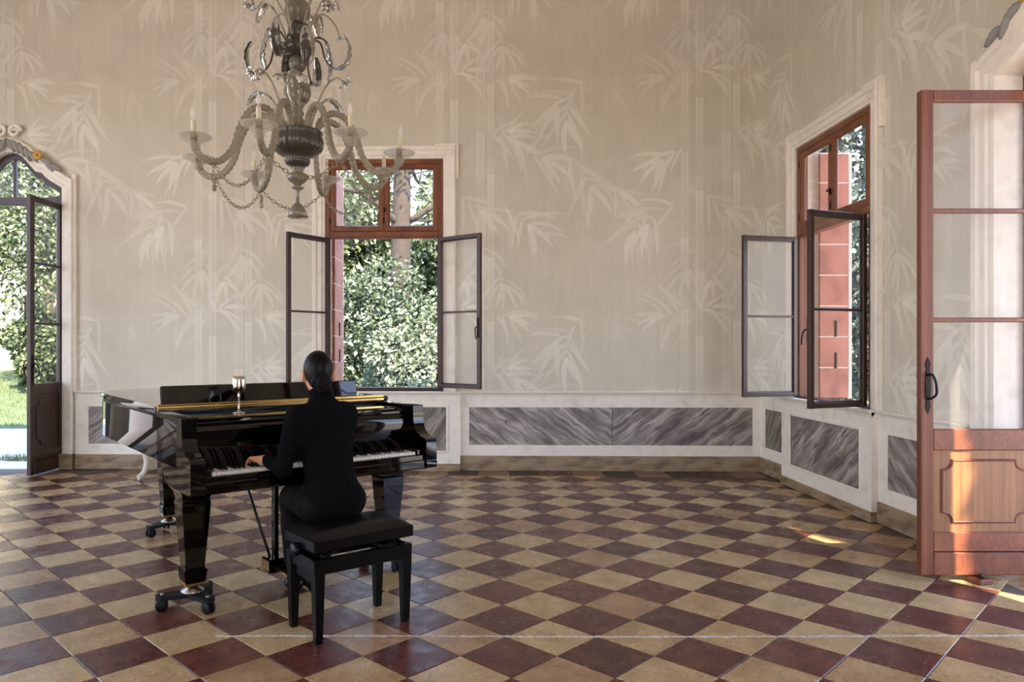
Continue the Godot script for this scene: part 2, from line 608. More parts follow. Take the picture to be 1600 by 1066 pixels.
func make_materials() -> void:
	var paper := wallpaper_tex(Color8(208, 199, 180), Color8(236, 230, 215))
	M.paper = tri_mat(paper, Vector3(1 / 2.8, 1 / 2.72, 1 / 2.8), Color.WHITE, 0.75)
	M.paper.uv1_offset = Vector3(0.52, 0.3, 0.0)
	M.plain_wall = mat(Color8(214, 206, 190), 0.8)
	var plaster := ramp_tex(21, 512, 0.01, [Color8(222, 214, 203), Color8(239, 233, 224), Color8(243, 238, 229), Color8(234, 226, 215)])
	M.white = tri_mat(plaster, Vector3(0.8, 0.8, 0.8), Color8(255, 251, 244), 0.6)
	M.stucco = tri_mat(plaster, Vector3(0.3, 0.3, 0.3), Color8(250, 236, 208), 0.85)
	M.ceiling = mat(Color8(226, 220, 208), 0.85)
	var stain := ramp_tex(33, 512, 0.012, [Color8(96, 78, 58), Color8(140, 118, 90), Color8(164, 142, 112), Color8(128, 104, 78)], 6)
	M.plinth = tri_mat(stain, Vector3(0.5, 1.4, 0.5), Color.WHITE, 0.6)
	for i in 3:
		var cs = [[Color8(192, 165, 120), Color8(170, 142, 100)], [Color8(184, 154, 110), Color8(160, 128, 88)], [Color8(172, 138, 100), Color8(146, 112, 80)]][i]
		var rs = [[Color8(100, 55, 46), Color8(78, 42, 36)], [Color8(90, 49, 42), Color8(70, 38, 34)], [Color8(112, 64, 50), Color8(86, 48, 40)]][i]
		M["cream%d" % i] = tri_mat(stone_tex(40 + i * 2, cs[0], cs[1], Color8(86, 64, 46), 2000, Color8(205, 188, 152), 350), Vector3(0.9, 0.9, 0.9), Color.WHITE, 0.3, true)
		M["red%d" % i] = tri_mat(stone_tex(60 + i * 2, rs[0], rs[1], Color8(52, 30, 30), 500, Color8(196, 166, 138), 420), Vector3(0.9, 0.9, 0.9), Color.WHITE, 0.27, true)
	var rough := NoiseTexture2D.new()
	rough.width = 512
	rough.height = 512
	rough.seamless = true
	rough.noise = fnl(77, 0.012, 5)
	var g := Gradient.new()
	g.offsets = PackedFloat32Array([0.2, 0.8])
	g.colors = PackedColorArray([Color(0.6, 0.6, 0.6), Color(1, 1, 1)])
	rough.color_ramp = g
	for k in ["cream0", "cream1", "cream2", "red0", "red1", "red2"]:
		M[k].roughness_texture = rough
		M[k].roughness = 0.36
		M[k].metallic_specular = 0.36
		M[k].heightmap_enabled = true
		M[k].heightmap_texture = rough
		M[k].heightmap_scale = 0.05
	M.cream_worn = M.cream1
	M.mortar = mat(Color8(92, 76, 64), 0.8)
	M.crack = tri_mat(ramp_tex(35, 256, 0.05, [Color8(120, 104, 92), Color8(200, 190, 178), Color8(215, 207, 196)]), Vector3(3, 3, 3), Color.WHITE, 0.8, true)
	M.border_dark = tri_mat(ramp_tex(36, 256, 0.03, [Color8(38, 30, 26), Color8(62, 48, 40), Color8(50, 38, 33)]), Vector3(2, 2, 2), Color.WHITE, 0.5, true)
	M.border_brown = tri_mat(ramp_tex(37, 256, 0.03, [Color8(112, 84, 62), Color8(140, 110, 82), Color8(122, 90, 70)]), Vector3(2, 2, 2), Color.WHITE, 0.5, true)
	var ml := Color8(188, 178, 168)
	var md := Color8(98, 88, 86)
	M.marble_a = mat(Color.WHITE, 0.35)
	M.marble_a.albedo_texture = marble_tex(3, 0.62, ml, md)
	M.marble_b = mat(Color.WHITE, 0.35)
	M.marble_b.albedo_texture = marble_tex(9, -0.62, ml, md)
	M.marble_c = mat(Color.WHITE, 0.35)
	M.marble_c.albedo_texture = marble_tex(15, -0.95, Color8(160, 152, 138), Color8(84, 78, 72))
	var wt := wood_tex(5, Color8(94, 49, 26), Color8(138, 79, 43))
	var wd := wood_tex(8, Color8(44, 25, 19), Color8(68, 38, 28))
	M.wood_v = tri_mat(wt, Vector3(3.0, 0.35, 3.0), Color.WHITE, 0.38)
	M.wood_h = tri_mat(wt, Vector3(0.35, 3.0, 3.0), Color.WHITE, 0.38)
	M.wood_h.uv1_offset = Vector3(0.3, 0.2, 0.1)
	M.dark_v = tri_mat(wd, Vector3(3.0, 0.35, 3.0), Color.WHITE, 0.35)
	M.dark_h = tri_mat(wd, Vector3(0.35, 3.0, 3.0), Color.WHITE, 0.35)
	var wm := wood_tex(12, Color8(98, 50, 33), Color8(132, 76, 49))
	M.door_v = tri_mat(wm, Vector3(3.0, 0.35, 3.0), Color.WHITE, 0.35)
	M.door_h = tri_mat(wm, Vector3(0.35, 3.0, 3.0), Color.WHITE, 0.35)
	M.door_panel = tri_mat(wood_tex(14, Color8(116, 74, 44), Color8(150, 102, 64)), Vector3(2.2, 0.25, 2.2), Color.WHITE, 0.35)
	M.glass = mat(Color(1, 1, 1, 0.03), 0.02)
	M.glass.metallic_specular = 0.16
	M.glass.transparency = BaseMaterial3D.TRANSPARENCY_ALPHA
	M.iron = mat(Color8(34, 31, 29), 0.4, 0.7)
	M.shutter = tri_mat(ramp_tex(51, 256, 0.02, [Color8(138, 80, 60), Color8(168, 104, 80), Color8(178, 116, 92)]), Vector3(0.6, 0.6, 0.6), Color.WHITE, 0.65)
	M.shutter_line = mat(Color8(212, 190, 176), 0.7)
	M.piano = mat(Color8(4, 4, 4), 0.05)
	M.piano.clearcoat_enabled = true
	M.piano.metallic_specular = 0.3
	M.piano.clearcoat = 0.6
	M.piano.clearcoat_roughness = 0.02
	M.satin = mat(Color8(8, 8, 8), 0.32)
	M.satin.metallic_specular = 0.35
	M.bench = mat(Color8(7, 7, 7), 0.3)
	M.bench.metallic_specular = 0.32
	M.leather = mat(Color8(8, 8, 9), 0.36)
	M.leather.metallic_specular = 0.42
	M.rubber = mat(Color8(12, 12, 13), 0.55)
	M.rubber.metallic_specular = 0.35
	M.steel = mat(Color8(150, 142, 128), 0.3, 1.0)
	M.brass = mat(Color8(196, 164, 104), 0.25, 1.0)
	M.ivory = mat(Color8(226, 220, 210), 0.3)
	M.ebony = mat(Color8(16, 14, 14), 0.3)
	M.silver = mat(Color8(205, 196, 184), 0.1, 1.0)
	M.paint_white = mat(Color8(214, 204, 184), 0.5)
	M.knit = mat(Color8(10, 10, 11), 0.95)
	M.knit.metallic_specular = 0.2
	var kn := NoiseTexture2D.new()
	kn.width = 256
	kn.height = 256
	kn.seamless = true
	kn.noise = fnl(5, 0.12, 3)
	M.knit.heightmap_enabled = true
	M.knit.heightmap_texture = kn
	M.knit.heightmap_scale = 0.2
	M.knit.uv1_triplanar = true
	M.knit.uv1_scale = Vector3(9, 9, 9)
	M.cloth = mat(Color8(9, 9, 9), 0.75)
	M.cloth.metallic_specular = 0.25
	M.skin = mat(Color8(206, 152, 118), 0.5)
	M.skin.subsurf_scatter_enabled = true
	M.skin.subsurf_scatter_strength = 0.15
	M.hair = mat(Color8(9, 7, 7), 0.4)
	M.hair.metallic_specular = 0.27
	M.murano = mat(Color(0.72, 0.68, 0.60, 0.3), 0.04)
	M.murano.refraction_enabled = true
	M.murano.refraction_scale = 0.05
	M.smoke = mat(Color(0.56, 0.52, 0.45, 0.55), 0.05)
	M.smoke.refraction_enabled = true
	M.smoke.refraction_scale = 0.05
	M.murano_dark = mat(Color(0.34, 0.31, 0.27, 0.55), 0.04)
	M.murano_dark.refraction_enabled = true
	M.murano_dark.refraction_scale = 0.05
	M.pan = mat(Color(0.86, 0.82, 0.74, 0.36), 0.08)
	M.pan.transparency = BaseMaterial3D.TRANSPARENCY_ALPHA
	M.candle = mat(Color8(214, 204, 172), 0.6)
	M.socket = mat(Color8(120, 104, 78), 0.4, 0.6)
	M.bulb = mat(Color(0.95, 0.92, 0.85, 0.22), 0.05)
	M.bulb.transparency = BaseMaterial3D.TRANSPARENCY_ALPHA
	M.orn_grey = mat(Color8(150, 146, 140), 0.6)
	M.orn_gold = mat(Color8(196, 158, 78), 0.5, 0.3)
	M.gravel = tri_mat(ramp_tex(71, 512, 0.05, [Color8(104, 94, 86), Color8(164, 153, 143), Color8(190, 180, 170), Color8(130, 120, 110)], 6), Vector3(0.6, 0.6, 0.6), Color.WHITE, 0.95, true)
	M.soil = tri_mat(ramp_tex(72, 256, 0.03, [Color8(58, 70, 42), Color8(80, 92, 58), Color8(70, 78, 48)]), Vector3(0.4, 0.4, 0.4), Color.WHITE, 0.95, true)
	M.pale_stone = mat(Color8(200, 194, 182), 0.7)
	M.bark = tri_mat(ramp_tex(73, 256, 0.05, [Color8(30, 25, 21), Color8(66, 56, 48), Color8(46, 39, 33)]), Vector3(2, 0.5, 2), Color.WHITE, 0.9)
	M.leaf = mat(Color.WHITE, 0.75)
	M.leaf.metallic_specular = 0.22
	M.leaf.vertex_color_use_as_albedo = true
	M.leaf.backlight_enabled = true
	M.leaf.backlight = Color(0.5, 0.55, 0.3)

# ---------------------------------------------------------------- room shell
const TOP := 5.6
const WALL := 0.22
# window openings in wall coordinates: left, right, bottom, top, transom
const W1 := [-4.99, -3.63, 0.93, 3.58, 2.715]
const W2 := [0.90, 2.30, 0.90, 3.425, 2.57]
const D1 := [-8.69, 0.62, 0.0]      # door: centre, half width, lift of the arch
const D2 := [4.615, 0.895, -0.14]

func arch(c: float, a: float, lift: float, base := 0.0) -> PackedVector2Array:   # from the left foot over the top to the right foot
	var half := [[0.0, 3.27], [0.05, 3.30], [0.14, 3.353], [0.2, 3.40], [0.24, 3.45], [0.31, 3.46], [0.386, 3.545], [0.43, 3.595], [0.47, 3.637], [0.52, 3.668], [0.57, 3.686]]
	var p := PackedVector2Array([Vector2(c - a, base)])
	for h in half: p.append(Vector2(c - a + h[0] * a / 0.62, h[1] + lift))
	p.append(Vector2(c, 3.692 + lift))
	for i in range(half.size() - 1, -1, -1): p.append(Vector2(c + a - half[i][0] * a / 0.62, half[i][1] + lift))
	p.append(Vector2(c + a, base))
	return p

func wall_piece(st: SurfaceTool, x0: float, x1: float, y0: float, y1: float) -> void:
	box(st, Vector3(x0, y0, -WALL), Vector3(x1, y1, 0))

func wall_arch(st: SurfaceTool, x0: float, x1: float, d: Array) -> void:
	var p := PackedVector2Array([Vector2(x0, 0), Vector2(x0, TOP), Vector2(x1, TOP), Vector2(x1, 0)])
	var a := arch(d[0], d[1], d[2])
	a.reverse()
	p.append_array(a)
	prism(st, p, -WALL, 0)

func wall_window(st: SurfaceTool, x0: float, x1: float, w: Array) -> void:
	wall_piece(st, x0, w[0], 0, TOP)
	wall_piece(st, w[1], x1, 0, TOP)
	wall_piece(st, w[0], w[1], 0, w[2])
	wall_piece(st, w[0], w[1], w[3], TOP)

func build_shell() -> void:
	var st := mb()
	wall_arch(st, -10.75, -7.4, D1)
	wall_window(st, -7.4, 0.0, W1)
	var o := obj("wall_back", st, M.paper, self, TB)
	meta(o, "beige bamboo-print wallpapered wall behind the piano", "", "", "structure")
	st = mb()
	wall_window(st, -0.25, 3.2, W2)
	wall_arch(st, 3.2, 6.3, D2)
	wall_piece(st, 6.3, 11.6, 0, TOP)
	o = obj("wall_right", st, M.paper, self, TR)
	meta(o, "beige bamboo-print wallpapered wall beside the open casement", "", "", "structure")
	# left wall with three tall garden doors, and the wall behind the viewer with four
	var tl := Transform3D(Basis(Vector3(0, 0, -1), Vector3(0, 1, 0), Vector3(1, 0, 0)), Vector3(-7.35, 0, 3.2))
	st = mb()
	var x := 0.0
	for c in [2.0, 5.2, 8.6]:
		wall_arch(st, x, c + 1.5, [c, 1.2, 0.95])
		x = c + 1.5
	wall_piece(st, x, 12.05, 0, TOP)
	o = obj("wall_left", st, M.plain_wall, self, tl)
	meta(o, "pale wall with tall garden doors, out of view on the left", "", "", "structure")
	var tf := Transform3D(Basis(Vector3(-1, 0, 0), Vector3(0, 1, 0), Vector3(0, 0, -1)), Vector3(3.31, 0, 3.2))
	st = mb()
	wall_arch(st, 0.0, 3.1, [1.7, 1.1, 0.95])
	wall_piece(st, 3.1, 8.0, 0, TOP)
	wall_arch(st, 8.0, 10.66, [9.3, 1.1, 0.95])
	o = obj("wall_front", st, M.plain_wall, self, tf)
	meta(o, "pale wall with tall garden doors, behind the viewer", "", "", "structure")
	st = mb()
	box(st, Vector3(-7.6, TOP, -9.0), Vector3(3.6, TOP + 0.25, 3.45))
	o = obj("ceiling", st, M.ceiling, self)
	meta(o, "plain pale plaster ceiling", "", "", "structure")

func build_floor() -> void:
	var fl := structure("floor", "chequered floor of cream and dark red stone tiles laid diagonally")
	var st := mb()
	box(st, Vector3(-7.57, -0.2, -8.85), Vector3(3.53, -0.006, 3.42))
	obj("joint_bed", st, M.mortar, fl)
	var s := 0.2228
	var x0 := 0.1735
	var z0 := 3.596
	var half := s - 0.0022
	var variants := []
	for k in 1:
		st = mb()
		var top := 0.0
		var b := 0.003
		var c := [Vector3(half, 0, 0), Vector3(0, 0, -half), Vector3(-half, 0, 0), Vector3(0, 0, half)]
		var up := []
		for v in c: up.append(v * ((half - b * 1.4) / half))
		quad(st, up[0], up[1], up[2], up[3])
		for i in 4:
			var j := (i + 1) % 4
			var dn := Vector3(0, -b * 0.8, 0)
			quad(st, c[i] + dn, c[j] + dn, up[j], up[i])
			quad(st, c[i] + Vector3(0, -0.02, 0), c[j] + Vector3(0, -0.02, 0), c[j] + dn, c[i] + dn)
		variants.append(done(st))
	var spots := []
	for j in range(-31, 22):
		for i in range(-35, 17):
			if posmod(i + j, 2) == 0: continue
			var x := x0 + s * i
			var d := z0 + s * j
			if x < -7.3 or x > 3.2 or d < -3.1: continue
			var wall := 8.35 + (3.31 - x) * 0.0246
			if d > wall - 0.34: continue
			var u := 735.7 + 1147.0 * x / maxf(d, 0.1)
			var v := 541.9 + 1147.0 * 1.42 / maxf(d, 0.1)
			var seen := d > 2.5 and u > -90 and u < 1690 and v < 1130
			spots.append([d if seen else d + 100.0 + absf(x), x, d, posmod(j, 2)])
	spots.sort_custom(func(a, b): return a[0] < b[0])
	var rest := {}
	for n in spots.size():
		var q: Array = spots[n]
		var pick := rng.randf()
		var key: String = ("cream" if q[3] == 0 else "red") + ("0" if pick < 0.5 else ("1" if pick < 0.82 else "2"))
		var tilt := Basis(Vector3(rng.randf_range(-1, 1), 0, rng.randf_range(-1, 1)).normalized(), deg_to_rad(rng.randf_range(0.0, 0.16)))
		var t := Transform3D(tilt, Vector3(q[1], rng.randf_range(-0.0006, 0.0006), -q[2]))
		if n < 300:
			put("tile", variants[0], M[key], fl, t)
		else:
			if not rest.has(key): rest[key] = SurfaceTool.new()
			rest[key].append_from(variants[0], 0, t)
	# the rest of the tiles, one mesh with a surface for each tone
	var mesh := ArrayMesh.new()
	var keys := rest.keys()
	for k in keys:
		rest[k].commit(mesh)
	for i in keys.size(): mesh.surface_set_material(i, M[keys[i]])
	var o := MeshInstance3D.new()
	o.name = "outer_tiles"
	o.mesh = mesh
	fl.add_child(o)
	meta(o, "", "", "", "stuff")
	# border of plain rectangular slabs along the back wall
	var xx := -7.3
	var n := 0
	while xx < -0.05:
		var w := rng.randf_range(0.33, 0.37)
		if xx + w > -0.03: w = -0.03 - xx
		if w < 0.06: break
		st = mb()
		box(st, Vector3(xx + 0.003, -0.02, 0.03), Vector3(xx + w - 0.003, rng.randf_range(0.0, 0.004), 0.355), 0.004)
		obj("border_slab", st, [M.border_brown, M.border_dark, M.border_brown, M.border_dark, M.red1][n % 5], fl, TB)
		xx += w
		n += 1
	# the long repaired crack, filled with pale mortar
	st = mb()
	var px := []
	for i in 150:
		var x := -1.25 + i * 0.0305
		px.append([x, -3.596 + rng.randf_range(-0.004, 0.004) + 0.006 * sin(x * 2.0), rng.randf_range(0.002, 0.0085) * (1.0 if sin(x * 3.1) + sin(x * 7.7) > -0.9 else 0.3)])
	for i in px.size() - 1:
		var a: Array = px[i]
		var b: Array = px[i + 1]
		quad(st, Vector3(a[0], 0.0035, a[1] + a[2]), Vector3(b[0], 0.0035, b[1] + b[2]), Vector3(b[0], 0.0035, b[1] - b[2]), Vector3(a[0], 0.0035, a[1] - a[2]))
		quad(st, Vector3(a[0], -0.004, a[1] + a[2] + 0.002), Vector3(b[0], -0.004, b[1] + b[2] + 0.002), Vector3(b[0], 0.0035, b[1] + b[2]), Vector3(a[0], 0.0035, a[1] + a[2]))
		quad(st, Vector3(a[0], 0.0035, a[1] - a[2]), Vector3(b[0], 0.0035, b[1] - b[2]), Vector3(b[0], -0.004, b[1] - b[2] - 0.002), Vector3(a[0], -0.004, a[1] - a[2] - 0.002))
	obj("mortar_seam", st, M.crack, fl)
	# sills of the two doorways
	st = mb()
	box(st, Vector3(D1[0] - D1[1], -0.12, -0.55), Vector3(D1[0] + D1[1], -0.004, 0.02), 0.008)
	obj("door_sill", st, M.pale_stone, fl, TB)
	st = mb()
	box(st, Vector3(D2[0] - D2[1], -0.12, -0.5), Vector3(D2[0] + D2[1], -0.003, 0.1), 0.008)
	obj("door_sill", st, M.cream2, fl, TR)

# ---------------------------------------------------------------- dado
func marble_slab(parent: Node, x0: float, x1: float, y0: float, y1: float, z: float, m: Material) -> void:
	var st := mb()
	var n := Vector3(0, 0, 1)
	st.set_smooth_group(-1)
	var c := [Vector3(x0, y0, z), Vector3(x1, y0, z), Vector3(x1, y1, z), Vector3(x0, y1, z)]
	var sx := (x1 - x0) / 1.7
	var sy := (y1 - y0) / 0.76
	var uv := [Vector2(0, sy), Vector2(sx, sy), Vector2(sx, 0), Vector2(0, 0)]
	for k in [0, 2, 1, 0, 3, 2]:
		st.set_uv(uv[k])
		st.add_vertex(c[k])
	for i in 4:
		var a: Vector3 = c[i]
		var b: Vector3 = c[(i + 1) % 4]
		st.set_uv(uv[i])
		quad(st, Vector3(a.x, a.y, z - 0.012), Vector3(b.x, b.y, z - 0.012), b, a)
	obj("marble_panel", st, m, parent)

func cap_rail(st: SurfaceTool, x0: float, x1: float, y: float, z: float) -> void:   # a moulded rail along x
	var prof := PackedVector2Array([Vector2(y - 0.06, z), Vector2(y - 0.06, z + 0.006), Vector2(y - 0.045, z + 0.008), Vector2(y - 0.03, z + 0.016), Vector2(y - 0.018, z + 0.03), Vector2(y - 0.004, z + 0.034), Vector2(y, z + 0.032), Vector2(y, z - 0.03), Vector2(y - 0.03, z - 0.03)])
	prism(st, prof, x0, x1, Transform3D(Basis(Vector3(0, 1, 0), Vector3(0, 0, 1), Vector3(1, 0, 0)), Vector3.ZERO))

func panel_frame(st: SurfaceTool, x0: float, x1: float, y0: float, y1: float, z: float) -> void:
	var path := PackedVector2Array([Vector2(x0, y0), Vector2(x1, y0), Vector2(x1, y1), Vector2(x0, y1)])
	moulding(st, path, PackedVector2Array([Vector2(0, z - 0.006), Vector2(0.0, z + 0.004), Vector2(0.008, z + 0.012), Vector2(0.02, z + 0.012), Vector2(0.026, z + 0.004), Vector2(0.026, z - 0.006)]), true)

# one stretch of panelling: white field round a marble panel, capping above, stained plinth below
func dado_run(o: Node3D, bb: Node3D, x0: float, x1: float, z: float, plinth: float, panels: Array, framed := false) -> void:
	var st := mb()
	var y1 := 0.909
	var lo := 0.296 if not framed else 0.235
	var hi := 0.727
	if panels.is_empty():
		box(st, Vector3(x0, plinth, -0.02), Vector3(x1, y1 - 0.02, z))
	else:
		var a: float = panels[0][0]
		var b: float = panels[-1][1]
		box(st, Vector3(x0, plinth, -0.02), Vector3(x1, lo, z))
		box(st, Vector3(x0, hi, -0.02), Vector3(x1, y1 - 0.02, z))
		box(st, Vector3(x0, lo, -0.02), Vector3(a, hi, z))
		box(st, Vector3(b, lo, -0.02), Vector3(x1, hi, z))
	obj("white_field", st, M.white, o)
	for p in panels: marble_slab(o, p[0], p[1], lo, hi, z - (0.008 if framed else 0.003), p[2])
	if framed:
		st = mb()
		panel_frame(st, panels[0][0], panels[-1][1], lo, hi, z)
		obj("panel_moulding", st, M.white, o)
	st = mb()
	cap_rail(st, x0, x1, y1, z)
	obj("cap_rail", st, M.white, o)
	st = mb()
	box(st, Vector3(x0 - 0.002, 0.0, -0.02), Vector3(x1 + 0.002, plinth, z + 0.012), 0.006)
	obj("plinth_stone", st, M.plinth, bb)

func build_dado() -> void:
	var o := structure("trim_1", "white panelled dado with grey veined marble under the wallpaper behind the piano", TB)
	var bb := structure("baseboard_back", "stained brown stone plinth below the dado behind the piano", TB)
	dado_run(o, bb, -3.43, 0.0, 0.03, 0.174, [[-3.33, -1.705, M.marble_a], [-1.698, -0.115, M.marble_b]])
	dado_run(o, bb, -5.19, -3.43, 0.085, 0.088, [[-5.03, -3.59, M.marble_c]], true)
	dado_run(o, bb, -7.9, -5.19, 0.03, 0.174, [[-7.745, -5.35, M.marble_b]])
	o = structure("trim_2", "white panelled dado with marble panels under the side window", TR)
	bb = structure("baseboard_right", "stained brown stone plinth below the side window", TR)
	dado_run(o, bb, 0.03, 0.73, 0.03, 0.174, [[0.17, 0.67, M.marble_c]])
	dado_run(o, bb, 0.73, 2.44, 0.085, 0.088, [[0.95, 2.26, M.marble_b]], true)
	dado_run(o, bb, 2.44, 3.48, 0.03, 0.174, [[2.574, 3.36, M.marble_a]])

# ---------------------------------------------------------------- windows
func bar(st: SurfaceTool, a: Vector3, b: Vector3, w: float, d: float, bev := 0.004) -> void:
	box(st, a - Vector3(w if absf(a.x - b.x) < 1e-4 else 0.0, w if absf(a.y - b.y) < 1e-4 else 0.0, d), b + Vector3(w if absf(a.x - b.x) < 1e-4 else 0.0, w if absf(a.y - b.y) < 1e-4 else 0.0, d), bev)

# a casement: stiles, rails, a glazing bar and two panes; hinge on its left edge at x = 0
func sash(parent: Node, called: String, w: float, h: float, bars: int, mv: Material, mh: Material, t: Transform3D, stile := 0.052, lever := false) -> Node3D:
	var s := Node3D.new()
	s.name = called
	s.transform = t
	parent.add_child(s, true)
	var d := 0.021
	for x in [0.0, w - stile]:
		var st := mb()
		box(st, Vector3(x, 0, -d), Vector3(x + stile, h, d), 0.005)
		obj("stile", st, mv, s)
	for y in [0.0, h - stile]:
		var st := mb()
		box(st, Vector3(stile - 0.002, y + 0.001, -d + 0.001), Vector3(w - stile + 0.002, y + stile - 0.001, d - 0.001), 0.005)
		obj("rail", st, mh, s)
	var step := (h - 2 * stile) / (bars + 1)
	for i in bars:
		var y := stile + step * (i + 1)
		var st := mb()
		box(st, Vector3(stile - 0.002, y - 0.011, -0.014), Vector3(w - stile + 0.002, y + 0.011, 0.014), 0.004)
		obj("glazing_bar", st, mh, s)
	for i in bars + 1:
		var st := mb()
		box(st, Vector3(stile - 0.004, stile + step * i, -0.002), Vector3(w - stile + 0.004, stile + step * (i + 1), -0.0015))
		obj("pane", st, M.glass, s)
	# slim putty bead round the glass
	var st2 := mb()
	moulding(st2, PackedVector2Array([Vector2(stile, stile), Vector2(w - stile, stile), Vector2(w - stile, h - stile), Vector2(stile, h - stile)]), PackedVector2Array([Vector2(-0.012, 0.002), Vector2(0.002, 0.002), Vector2(0.002, 0.016), Vector2(-0.004, 0.014)]), true)
	obj("bead", st2, mv, s)
	for y in [0.12, h - 0.12]:
		var st3 := mb()
		tube(st3, [Vector3(-0.004, y - 0.035, d), Vector3(-0.004, y + 0.035, d)], 0.008, 8)
		obj("hinge", st3, M.iron, s)
	if lever:
		var st4 := mb(true)
		tube(st4, [Vector3(w - stile * 0.5, h * 0.33, d + 0.012), Vector3(w - stile * 0.5, h * 0.46, d + 0.012)], 0.006, 8)
		tube(st4, spline([Vector3(w - stile * 0.5, h * 0.4, d + 0.015), Vector3(w - stile * 0.5, h * 0.39, d + 0.05), Vector3(w - stile * 0.3, h * 0.35, d + 0.06), Vector3(w - stile * 0.2, h * 0.32, d + 0.055)], 4), 0.007, 8)
		obj("latch", st4, M.iron, s)
	return s

func hinge_at(p: Vector3, dir: Vector2, flip := false) -> Transform3D:   # the sash's own +x runs along dir (x, z)
	var x := Vector3(dir.x, 0, dir.y).normalized()
	return Transform3D(Basis(x, Vector3.UP, x.cross(Vector3.UP)), p)

func casing(o: Node3D, w: Array, wide: float) -> void:
	# moulded surround with ears at the top corners
	var x0: float = w[0] - 0.004
	var x1: float = w[1] + 0.004
	var ear := 0.035
	var prof := PackedVector2Array([Vector2(0, -0.01), Vector2(0.0, 0.02), Vector2(wide * 0.2, 0.022), Vector2(wide * 0.26, 0.034), Vector2(wide * 0.6, 0.036), Vector2(wide * 0.68, 0.05), Vector2(wide * 0.9, 0.055), Vector2(wide, 0.045), Vector2(wide, -0.01)])
	var st := mb()
	var path := PackedVector2Array([Vector2(x0, 0.905), Vector2(x0, w[3] - 0.26), Vector2(x0 - ear, w[3] - 0.26), Vector2(x0 - ear, w[3] + 0.004), Vector2(x0 + 0.18, w[3] + 0.004), Vector2(x1 - 0.18, w[3] + 0.004), Vector2(x1 + ear, w[3] + 0.004), Vector2(x1 + ear, w[3] - 0.26), Vector2(x1, w[3] - 0.26), Vector2(x1, 0.905)])
	path.reverse()
	var plain := PackedVector2Array([Vector2(x1, 0.905), Vector2(x1, w[3] + 0.004), Vector2(x0, w[3] + 0.004), Vector2(x0, 0.905)])
	moulding(st, plain, prof)
	obj("architrave", st, M.white, o)
	st = mb()
	var outer := PackedVector2Array()
	for s in [-1, 1]:
		var xe: float = (x0 - wide) if s < 0 else (x1 + wide)
		box(st, Vector3(min(xe, xe + s * ear) - (0.0 if s > 0 else 0.0), w[3] - 0.24, -0.01), Vector3(max(xe, xe + s * ear), w[3] + wide, 0.04), 0.008)
	box(st, Vector3(x0 - wide - ear, w[3] + wide, -0.01), Vector3(x0 + 0.1, w[3] + wide + 0.03, 0.045), 0.008)
	box(st, Vector3(x1 - 0.1, w[3] + wide, -0.01), Vector3(x1 + wide + ear, w[3] + wide + 0.03, 0.045), 0.008)
	obj("architrave_ear", st, M.white, o)

